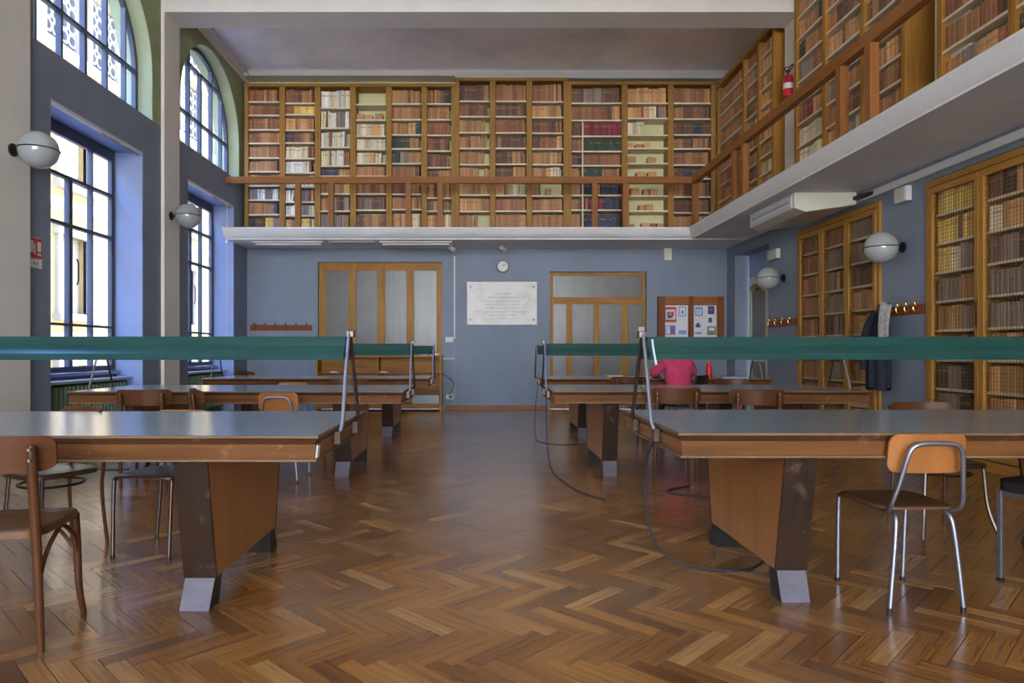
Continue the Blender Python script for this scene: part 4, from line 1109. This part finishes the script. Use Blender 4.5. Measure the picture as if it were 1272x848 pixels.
# coat racks
def rack(p0, axis, L, n, lab, z):
    t = empty('coat_rack', p0); tag(t, lab, 'coat rack', 'wooden coat racks with brass hooks')
    x, y, _ = p0
    if axis == 'x': box('board', 'rack', x-L/2, x+L/2, y-.02, y, z-.055, z+.055, t, .005)
    else: box('board', 'rack', x-.02, x, y-L/2, y+L/2, z-.055, z+.055, t, .005)
    for i in range(n):
        u = -L/2+(i+.5)*L/n
        q = (x+u, y-.02) if axis == 'x' else (x-.02, y+u)
        d = (0, -1) if axis == 'x' else (-1, 0)
        f = lambda a, b: (q[0]+d[0]*a, q[1]+d[1]*a, z+b)
        mb = MB().tube(smoothpath([f(0, .0), f(.04, -.03), f(.065, .0), f(.06, .03)], 4), .008, 8)
        mb.tube(smoothpath([f(0, .02), f(.04, .045), f(.05, .08)], 4), .008, 8).sphere(f(.06, .034), .014, 8).sphere(f(.05, .085), .017, 8)
        mb.build('hook', 'brass', t, True)
rack(((349.5-598)*YB/848, YB, 1.59), 'x', 1.22, 6, 'wooden coat rack with six brass hooks, left of the folding glazed door', 1.598)
rack((XR, 10.91, 1.6), 'y', .98, 4, 'small wooden coat rack under the far right globe lamp', 1.59)
rack((XR, 7.80, 1.6), 'y', .78, 5, 'red-brown coat rack from which the dark coat hangs', 1.605)

# dark coat and scarf
def hang(name, mat, y, z0, z1, wtop, wbot, x0, th, lab, cat, folds=7, seed=1):
    r = random.Random(seed); mb = MB(); nz, na = 14, 28
    for k in range(nz+1):
        t = k/nz; z = z1+(z0-z1)*t
        w = wtop+(wbot-wtop)*min(1, t*2.2)**.6; d = th*(.45+.55*min(1, t*2))
        for i in range(na):
            a = 2*math.pi*i/na
            f = 1+.10*math.sin(folds*a+seed)*min(1, t*1.5)
            mb.v.append((x0-.02-d*(1+math.cos(a))*.5*f-.0, y+w/2*math.sin(a)*f, z+.02*math.sin(3*a+seed)*(t > .9)))
    for k in range(nz):
        for i in range(na): mb.face([k*na+i, k*na+(i+1) % na, (k+1)*na+(i+1) % na, (k+1)*na+i])
    mb.face(list(range(na))); mb.face([nz*na+i for i in range(na)][::-1])
    return mb
DY = -.14
tcoat = empty('coat', (XR-.1, 7.98, 1.6)); tag(tcoat, 'dark navy coat hanging from the rack beside the far mesh cabinet', 'coat')
hang('body', 'navy_cloth', 8.02, .70, 1.66, .10, .34, XR-.03, .20, '', '').build('body', 'navy_cloth', tcoat, True)
sl = MB().tube(smoothpath([(XR-.14, 8.08, 1.60), (XR-.20, 8.16, 1.40), (XR-.22, 8.19, 1.15), (XR-.22, 8.18, .92)], 4), .055, 12).build('sleeve', 'navy_cloth', tcoat, True)
MB().tube(smoothpath([(XR-.12, 7.96, 1.60), (XR-.19, 7.88, 1.42), (XR-.21, 7.87, 1.15), (XR-.21, 7.88, .95)], 4), .05, 12).build('sleeve', 'navy_cloth', tcoat, True)
MB().tube(smoothpath([(XR-.05, 8.08, 1.62), (XR-.13, 8.02, 1.66), (XR-.12, 7.92, 1.62)], 4), .035, 10).build('collar', 'navy_cloth', tcoat, True)
sc_ = MB(); r = random.Random(3)
for i in range(5):
    y = 7.72+i*.018
    sc_.tube(smoothpath([(XR-.20-.012*i, y, 1.66+.01*i), (XR-.235-.01*i, y+.01*r.uniform(-1, 1), 1.45), (XR-.23-.01*i, y+.02*r.uniform(-1, 1), 1.24-.03*i)], 5), .019, 8)
o = sc_.build('scarf', 'grey_cloth', None, True); tag(o, 'pale grey patterned scarf hung over the dark coat', 'scarf')

# marble plaque
xp0, xp1 = (580-598)*YB/848, (667-598)*YB/848; zp1, zp0 = CAMZ+(436-350)*YB/848, CAMZ+(436-403.5)*YB/848
pq = empty('marble_plaque', ((xp0+xp1)/2, YB, zp0)); tag(pq, 'pale marble plaque with brown inscription on the back wall under the clock', 'plaque')
box('slab', 'marble', xp0, xp1, YB-.035, YB-.001, zp0, zp1, pq, .004)
for a in (xp0+.07, xp1-.07):
    for b in (zp0+.1, zp1-.1): MB().lathe([(.026, -.012), (.026, 0)], (a, YB-.036, b), 14, 0, 1).build('fixing_stud', 'steel_dk', pq, True)
lines = [('IL XXV APRILE', .058, .70), ('QUESTA BIBLIOTECA', .058, .615), ('DELLA SCUOLA FU DI NUOVO', .055, .525), ('APERTA AI SUOI STUDENTI', .055, .445),
         ('NEL RICORDO DEI CADUTI', .055, .365), ('CON LA GRATITUDINE DI TUTTI I SUOI DOCENTI', .048, .285), ('E DELLA CITTA INTERA', .05, .21), ('MCMXLV', .045, .14)]
for b, sz, f in lines:
    text(b, sz, ((xp0+xp1)/2, YB-.0352, zp0+(zp1-zp0)*f), (R(90), 0, 0), 'gold_print', pq, 'inscription_line')

# clock
cx, cz = (624.5-598)*YB/848, CAMZ+(436-331)*YB/848
ck = empty('wall_clock', (cx, YB, cz)); tag(ck, 'small round white clock with black rim above the marble plaque', 'clock')
MB().lathe([(.118, -.045), (.124, -.02), (.124, 0), (.1, 0)], (cx, YB-.001, cz), 32, 0, 1).build('rim', 'blackm', ck, True)
MB().lathe([(.104, -.004), (.104, 0)], (cx, YB-.046, cz), 32, 0, 1).build('dial', 'white', ck, True)
for nm, a, L in (('hour_hand', 35, .05), ('minute_hand', 70, .078)):
    MB().tube([(cx, YB-.053, cz), (cx+L*math.sin(R(a)), YB-.053, cz+L*math.cos(R(a)))], .004, 6).build(nm, 'blackm', ck)
tk = MB()
for k in range(12):
    a = R(30*k); tk.rbox((cx+.088*math.sin(a), YB-.0515, cz+.088*math.cos(a)), (.006, .002, .016), 0, 0, (a, 'Y'))
o = tk.build('hour_marks', 'blackm', ck); o['kind'] = 'stuff'

# notice board cabinet
nx0, nx1 = (818-598)*13.28/848, (899.5-598)*13.28/848; nz1 = CAMZ+68*13.28/848; nz0 = nz1-1.02
nb = empty('notice_board', ((nx0+nx1)/2, YB, nz0)); tag(nb, 'wooden notice board cabinet with posters behind two glass doors', 'notice board')
Yn = YB-.12
box('back', 'paper', nx0+.03, nx1-.03, Yn+.05, YB-.002, nz0+.03, nz1-.03, nb)
for a, b in ((nx0, nx0+.13), ((nx0+nx1)/2-.05, (nx0+nx1)/2+.05), (nx1-.13, nx1)): box('stile', 'rack_z', a, b, Yn, YB-.001 if a != (nx0+nx1)/2-.05 else Yn+.045, nz0, nz1, nb, .004) if 'rack_z' in M else box('stile', 'case', a, b, Yn, YB-.001 if a != (nx0+nx1)/2-.05 else Yn+.045, nz0, nz1, nb, .004)
for a, b in ((nz0, nz0+.12), (nz1-.17, nz1)): box('rail', 'rail', nx0+.12, nx1-.12, Yn+.002, YB-.002, a, b, nb, .004)
pcol = {'pa': (196, 70, 66), 'pb': (120, 150, 200), 'pc': (60, 62, 110), 'pd': (120, 96, 170), 'pe': (214, 214, 220), 'pf': (120, 130, 90), 'pg': (80, 84, 90)}
for k, v in pcol.items(): M[k] = plain('poster_ink_'+k[1], v, .6)
def poster(px0, px1, py0, py1, base, bits):
    f = lambda px: (px-598)*13.3/848
    g = lambda py: CAMZ+(436-py)*13.3/848
    Y = Yn+.045
    s_ = box('sheet', base, f(px0), f(px1), Y, Y+.004, g(py1), g(py0), nb)
    for i, (m, a, b, c, d) in enumerate(bits):
        X0, X1, Z0, Z1 = f(px0+(px1-px0)*a), f(px0+(px1-px0)*b), g(py0+(py1-py0)*d), g(py0+(py1-py0)*c)
        box('printed_shape', m, X0, X1, Y-.0015-.0004*i, Y, Z0, Z1, s_)
def poster2(*a): poster(*a)
poster(826, 840.5, 381, 400, 'pa', [('pe', .1, .92, .18, .82), ('pf', .2, .5, .3, .75), ('pa', .55, .8, .3, .6), ('pg', .3, .7, .55, .72)])
poster(843.5, 852.5, 380.5, 392.5, 'pb', [('pe', .12, .88, .1, .9), ('pd', .38, .65, .4, .75)])
poster(827, 839.5, 404, 415.5, 'pb', [('pd', .5, .95, .05, .95), ('pe', .08, .45, .1, .9), ('pa', .55, .8, .5, .8)])
poster(842, 854, 396, 416, 'pe', [('pb', .1, .9, .7, .95), ('paper', .1, .9, .1, .5)])
poster(864, 873.5, 381, 392.5, 'pb', [('pe', .2, .8, .3, .8), ('pb', .35, .65, .42, .65)])
poster(880, 888, 380, 390, 'pc', [('pd', .25, .7, .3, .6)])
poster(863, 873, 397, 416, 'pe', [('pg', .15, .75, .3, .5), ('pc', .3, .6, .2, .4), ('pb', .1, .9, .8, .95)])
poster(876, 891, 392, 404, 'pe', [('pg', .3, .6, .2, .7)])
poster(879, 890, 405, 416, 'pf', [('pe', .2, .8, .15, .5)])

# vents, boxes, sockets, conduit and spot lights
def small(name, mat, x0, x1, y0, y1, z0, z1, lab, cat, bits=()):
    t = empty(name, ((x0+x1)/2, (y0+y1)/2, z0)); tag(t, lab, cat)
    box('housing', mat, x0, x1, y0, y1, z0, z1, t, .006)
    for nm, m, b in bits: box(nm, m, *b, t, .002)
    return t
b_ = lambda px: (px-598)*YB/848
bz = lambda py: CAMZ+(436-py)*YB/848
small('speaker_box', 'cream', b_(823.5), b_(833), YB-.09, YB-.001, bz(324), bz(308.6), 'slim cream box fixed high on the back wall right of the second door', 'box',
      [('grille_slot', 'white', (b_(825), b_(831.5), YB-.093, YB-.09, bz(321), bz(320))), ('grille_slot', 'white', (b_(825), b_(831.5), YB-.093, YB-.09, bz(318), bz(317)))])
small('wall_speaker', 'white', XR-.07, XR-.001, 7.64, 7.86, CAMZ+1.69, CAMZ+1.86, 'small white box high on right wall between cabinets', 'box', [('front_cover', 'cream', (XR-.078, XR-.07, 7.66, 7.84, CAMZ+1.71, CAMZ+1.84))])
small('wall_speaker', 'white', XR-.07, XR-.001, 11.0, 11.35, CAMZ+1.50, CAMZ+1.66, 'small white box above the cream glazed door opening', 'box', [('front_cover', 'cream', (XR-.078, XR-.07, 11.03, 11.32, CAMZ+1.52, CAMZ+1.64))])
cd = empty('wiring_conduit', (b_(564.6), YB, 0)); tag(cd, 'thin white cable conduit running down the back wall beside the plaque', 'conduit')
box('pipe', 'white', b_(563.8), b_(565.4), YB-.02, YB-.001, bz(421), bz(318), cd)
box('pipe', 'slate_lt', b_(563.9), b_(565.3), YB-.018, YB-.001, .08, bz(427), cd)
small('wall_socket', 'white', b_(553.5), b_(563.2), YB-.05, YB-.001, bz(425), bz(418.5), 'white twin wall socket halfway down the conduit', 'socket', [('switch', 'cream', (b_(556), b_(558), YB-.055, YB-.05, bz(423.5), bz(420.5)))])
small('wall_socket', 'white', b_(554), b_(563.2), YB-.05, YB-.001, bz(495.5), bz(489.5), 'white wall socket near the floor with a black plug', 'socket', [('plug', 'blackm', (b_(558), b_(562), YB-.08, YB-.05, bz(494), bz(490.5)))])
box('trim_9', 'white', b_(548), b_(565), YB-.03, YB-.001, bz(446), bz(444.6))['kind'] = 'structure'
for px, lb in ((561, 'small cream spotlight under the gallery above the conduit'), (624, 'small cream spotlight under the gallery above the clock')):
    x = (px-598)*12.9/848; t = empty('spotlight', (x, 12.9, GB)); tag(t, lb, 'spotlight', 'spotlights under the back gallery')
    MB().tube([(x, 12.9, GB), (x, 12.9, GB-.04)], .02, 10).build('mount', 'cream', t, True)
    MB().tube([(x-.05, 12.9, GB-.05), (x+.045, 12.84, GB-.10)], [.028, .042], 12).build('lamp_head', 'cream', t, True)
for px0, px1, lb in ((314, 402, 'left white fluorescent batten under the back gallery'), (472, 562, 'right white fluorescent batten under the back gallery')):
    x0, x1 = (px0-598)*12.5/848, (px1-598)*12.5/848
    t = empty('batten_light', ((x0+x1)/2, 12.5, GB)); tag(t, lb, 'ceiling light', 'fluorescent battens under the back gallery')
    box('housing', 'white', x0, x1, 12.42, 12.60, GB-.035, GB-.001, t, .005); MB().tube([(x0+.05, 12.51, GB-.05), (x1-.05, 12.51, GB-.05)], .02, 12).build('tube', 'white', t, True)
t = empty('ceiling_vent', ((438-598)*12.6/848, 12.55, GB)); tag(t, 'slotted white vent grille under the back gallery between the two battens', 'vent')
x0, x1 = (409-598)*12.5/848, (466-598)*12.5/848
box('frame', 'white', x0, x1, 12.44, 12.66, GB-.02, GB-.001, t)
for k in range(5): box('slat', 'slate_lt', x0+.02, x1-.02, 12.46+.04*k, 12.475+.04*k, GB-.028, GB-.02, t)

# air conditioning unit under the right gallery
ac = empty('air_conditioner', (4.3, 9.3, GB)); tag(ac, 'cream air conditioning unit hung under the right gallery', 'air conditioner')
MB().prism([(3.95, GB-.002), (3.95, GB-.20), (4.10, GB-.25), (4.74, GB-.16), (4.74, GB-.002)], 1, 8.62, 10.05).build('casing', 'cream', ac, bevel=.01)
box('grille_frame', 'white', 3.936, 3.949, 8.68, 9.99, GB-.185, GB-.02, ac, .003)
for k in range(3): box('louvre', 'slate_lt' if k == 1 else 'white', 3.928, 3.936, 8.74, 9.93, GB-.165+.045*k, GB-.135+.045*k, ac, .002)
MB().tube([(4.70, 8.7, GB-.08), (4.78, 8.3, GB-.08)], .03, 10).build('pipe', 'blackm', ac, True)

# fire extinguisher on the gallery pillar
ex, ey, ez = 4.50, 10.02, CAMZ+3.72
fe2 = empty('fire_extinguisher', (ex, ey, ez)); tag(fe2, 'red fire extinguisher hanging on the white gallery pillar', 'fire extinguisher')
MB().lathe([(.05, 0), (.068, .015), (.07, .05), (.07, .27), (.055, .32), (.025, .345), (.022, .37)], (ex, ey, ez), 20).build('cylinder', 'red', fe2, True)
MB().box(ex-.035, ex+.03, ey-.015, ey+.015, ez+.37, ez+.40).tube(smoothpath([(ex-.03, ey, ez+.39), (ex-.05, ey, ez+.43), (ex, ey, ez+.45)], 4), .008, 6).build('valve', 'blackm', fe2)
MB().tube(smoothpath([(ex+.02, ey-.01, ez+.38), (ex+.05, ey-.06, ez+.46), (ex-.02, ey-.075, ez+.40), (ex-.06, ey-.06, ez+.2)], 5), .010, 8).build('hose', 'blackm', fe2, True)
MB().lathe([(.0715, .12), (.0715, .20)], (ex, ey, ez), 20).build('label', 'paper', fe2, True)

# fire notice on the left wall
sg = empty('safety_sign', (XL+.01, 7.05, 2.0)); tag(sg, 'red and white fire equipment sign beside the near left window', 'sign')
zs0, zs1 = CAMZ+(436-332)*6.98/848, CAMZ+(436-294)*6.98/848
box('plate', 'paper', XL+.001, XL+.006, 6.93, 7.14, zs0, zs1, sg)
box('red_panel', 'red', XL+.006, XL+.0075, 6.935, 7.135, zs0+(zs1-zs0)*.33, zs1-.005, sg)
for i, (a, b, c, d) in enumerate(((6.95, 7.0, .5, .9), (7.01, 7.03, .45, .8), (7.06, 7.12, .55, .88), (7.06, 7.12, .42, .5))):
    box('pictogram', 'paper', XL+.0075, XL+.0085, a, b, zs0+(zs1-zs0)*c, zs0+(zs1-zs0)*d, sg)
text('IDRANTE', .042, (XL+.0062, 7.035, zs0+.09), (R(90), 0, R(90)), 'blackm', sg); text('N 4', .05, (XL+.0062, 7.035, zs0+.03), (R(90), 0, R(90)), 'blackm', sg)

# radiators and curtain tracks in the window niches
for c, lb in ((BAYS[1], 'green column radiator under the near left window'), (BAYS[0], 'green column radiator under the far left window')):
    t = empty('radiator', (XL-.22, c, 0)); tag(t, lb, 'radiator', 'radiators under the windows')
    for k in range(22):
        y = c-.86+k*.08
        MB().box(XL-.30, XL-.14, y-.03, y+.03, .14, .74).build('column', 'green_rad', t, bevel=.018)
    MB().tube([(XL-.22, c-.9, .19), (XL-.22, c+.88, .19)], .022, 8).build('pipe', 'green_rad', t, True)
    box('shelf', 'rad_top', XL-.33, XL-.10, c-.94, c+.94, .765, .80, t, .008)
    for y in (c-.86, c+.82): box('foot', 'green_rad', XL-.26, XL-.18, y-.03, y+.03, 0, .14, t)
for c, lb in ((BAYS[1], 'white curtain track over the near left window'), (BAYS[0], 'white curtain track over the far left window')):
    t = empty('curtain_track', (XL-.03, c, 3.83)); tag(t, lb, 'curtain track', 'curtain tracks over the windows')
    box('rail', 'white', XL-.05, XL-.005, c-.97, c+.97, 3.80, 3.834, t)
    for k in range(16): MB().box(XL-.035, XL-.02, c+.05+k*.056, c+.065+k*.056, 3.775, 3.80).build('glider', 'steel', t)
t = empty('blind_cord', (XL-.03, 12.4, 1.0)); tag(t, 'white pull cord hanging in front of the far left window reveal', 'cord')
MB().tube([(XL+.02, 12.30, 3.82), (XL+.02, 12.30, 1.0)], .006, 6).build('cord', 'white', t); MB().sphere((XL+.02, 12.30, CAMZ+1.97), .036, 12).build('bead', 'white', t, True)

# low open shelving in front of the folding door
sx0, sx1, sy0, sy1 = (392.5-598)*13.05/848, (549-598)*13.05/848, 13.0, 13.36
t = empty('low_shelving', ((sx0+sx1)/2, 13.18, 0)); tag(t, 'low open wooden shelving unit standing before the folding glazed door', 'shelving')
zz = lambda py: CAMZ+(436-py)*13.0/848
box('top', 'golden_x', sx0-.01, sx1+.01, sy0-.01, sy1, zz(443.6), zz(440.8), t, .004)
box('back_panel', 'golden_x', sx0+.03, sx1-.03, sy1-.02, sy1-.005, .1, zz(443.6), t)
for a in (sx0, sx1-.045): box('side', 'golden', a, a+.045, sy0, sy1, 0, zz(443.6), t, .003)
for px in (469, ): box('divider', 'golden', (px-598)*13/848-.012, (px-598)*13/848+.012, sy0+.01, sy1-.02, .13, zz(443.6), t)
for py in (463, 482.5): box('shelf', 'golden_x', sx0+.045, sx1-.045, sy0+.005, sy1-.02, zz(py)-.02, zz(py), t)
box('plinth', 'golden_x', sx0+.045, sx1-.045, sy0+.003, sy1-.02, .04, .13, t)
bxr = random.Random(5)
o = box('green_box', 'shade', (512-598)*13.1/848, sx1-.06, 13.06, 13.3, .131, .131+.17); tag(o, 'long green box on the lowest shelf of the low shelving', 'box')
for px, w, zt_ in ((455, .10, zz(440.8)), (505, .22, zz(440.8)), (527, .12, zz(440.8)), (540, .16, zz(440.8)), (477, .14, zz(463)), (416, .16, zz(463))):
    x = (px-598)*13.1/848
    t = empty('paper_pile', (x, 13.12, zt_)); tag(t, 'thin pile of white papers %s of the low shelving' % {455: 'on the middle of the top', 505: 'under the second lamp end, on top', 527: 'small, on the right part', 540: 'at the right end of top', 477: 'in right compartment', 416: 'in left compartment'}[px], 'papers', 'paper piles on the low shelving')
    for k in range(3): MB().rbox((x+bxr.uniform(-.01, .01), 13.12, zt_+.005+.009*k), (w, .2, .008), bxr.uniform(-.1, .1)).build('sheet', 'paper', t)

# things on the far right table
bt = empty('water_bottle', ((880.5-598)*9.1/848, 9.1, TH)); tag(bt, 'red metal water bottle standing on the farthest right table', 'bottle')
bc = (bt.location.x, 9.1, TH+.001)
MB().lathe([(.038, 0), (.042, .01), (.042, .14), (.036, .165), (.02, .185), (.02, .195)], bc, 20).build('bottle_body', 'red', bt, True)
MB().lathe([(.024, .193), (.024, .225), (.018, .232)], bc, 16).build('cap', 'red', bt, True)
def laid(name, mat, x, y, w, d, h, rz, lab, cat, z=TH+.0015, pages=None):
    t = empty(name, (x, y, z)); tag(t, lab, cat)
    MB().rbox((x, y, z+.002), (w, d, .004), rz).build('lower_cover', mat, t)
    MB().rbox((x, y, z+.004+h/2), (w-.01, d-.01, h), rz).build('pages', pages or 'page', t)
    MB().rbox((x, y, z+.006+h), (w, d, .004), rz).build('upper_cover', mat, t)
M['lav'] = plain('lavender_card', (150, 140, 200), .5)
laid('folder', 'lav', 3.33, 9.1, .36, .26, .012, .1, 'lavender folder lying on the farthest right table beside the bottle', 'folder')
laid('notebook', 'blackm', 1.86, 9.55, .22, .16, .02, .0, 'black notebook lying on the farthest right table left of the person', 'notebook')
laid('open_papers', 'paper', 2.12, 9.2, .3, .21, .006, .2, 'white papers on the table in front of the person in pink', 'papers')
tg = box('hanging_strap', 'shade', 2.2, 2.21, 1, 1.01, 0, .01)
bpy.data.objects.remove(tg)
# strap hanging from the near right lamp bar
o = MB().tube(smoothpath([(.868, 3.47, TH+.42), (.874, 3.462, TH+.36), (.886, 3.458, TH+.29)], 5), .006, 8).build('strap', 'rad_top', None, True); tag(o, 'pale strap hanging from the end of the nearest right lamp bar', 'strap')

# cables
def cable(pts, lab, r=.006): 
    o = MB().tube(smoothpath(pts, 8), r, 8).build('power_cable', 'cord', None, True); tag(o, lab, 'cable')
cable([(.862, 3.40, .70), (.858, 3.52, .60), (.862, 3.60, .45), (.88, 3.61, .24), (.95, 3.62, .085), (1.06, 3.60, .02), (1.22, 3.54, .006), (1.36, 3.54, .006), (1.50, 3.66, .006), (1.62, 3.9, .006), (1.70, 4.4, .006)],
      'black cable drooping from nearest right table end and curling across the floor', .0065)
cable([(.628, 6.6, .69), (.63, 6.62, .45), (.64, 6.6, .2), (.66, 6.4, .03), (.72, 5.9, .006), (.80, 5.5, .006), (.95, 5.2, .006)], 'thin cable falling from the middle right table end to the floor', .005)
cable([(.78, 9.4, .69), (.74, 9.3, .4), (.70, 8.9, .05), (.76, 8.5, .006), (1.0, 8.3, .006), (1.35, 8.45, .006), (1.6, 8.7, .006)], 'thin cable falling from the farthest right table end to the floor', .005)
cable([(-.68, 9.6, .70), (-.60, 10.2, .80), (-.50, 12.4, .55), (b_(559), 13.2, .30), (b_(560), YB-.085, bz(492))], 'black cable from farthest left table to the low wall socket', .006)
cable([(-4.15, 7.3, .006), (-4.0, 6.9, .006), (-3.6, 6.55, .006), (-3.0, 6.7, .006), (-2.4, 7.0, .006)], 'dark cable lying on the floor beneath the middle left table', .006)
cable([(1.75, 5.75, .006), (1.5, 5.5, .006), (1.9, 5.3, .006), (2.3, 5.5, .006), (2.0, 5.85, .006)], 'coiled black cable on the floor under the middle right chairs', .008)
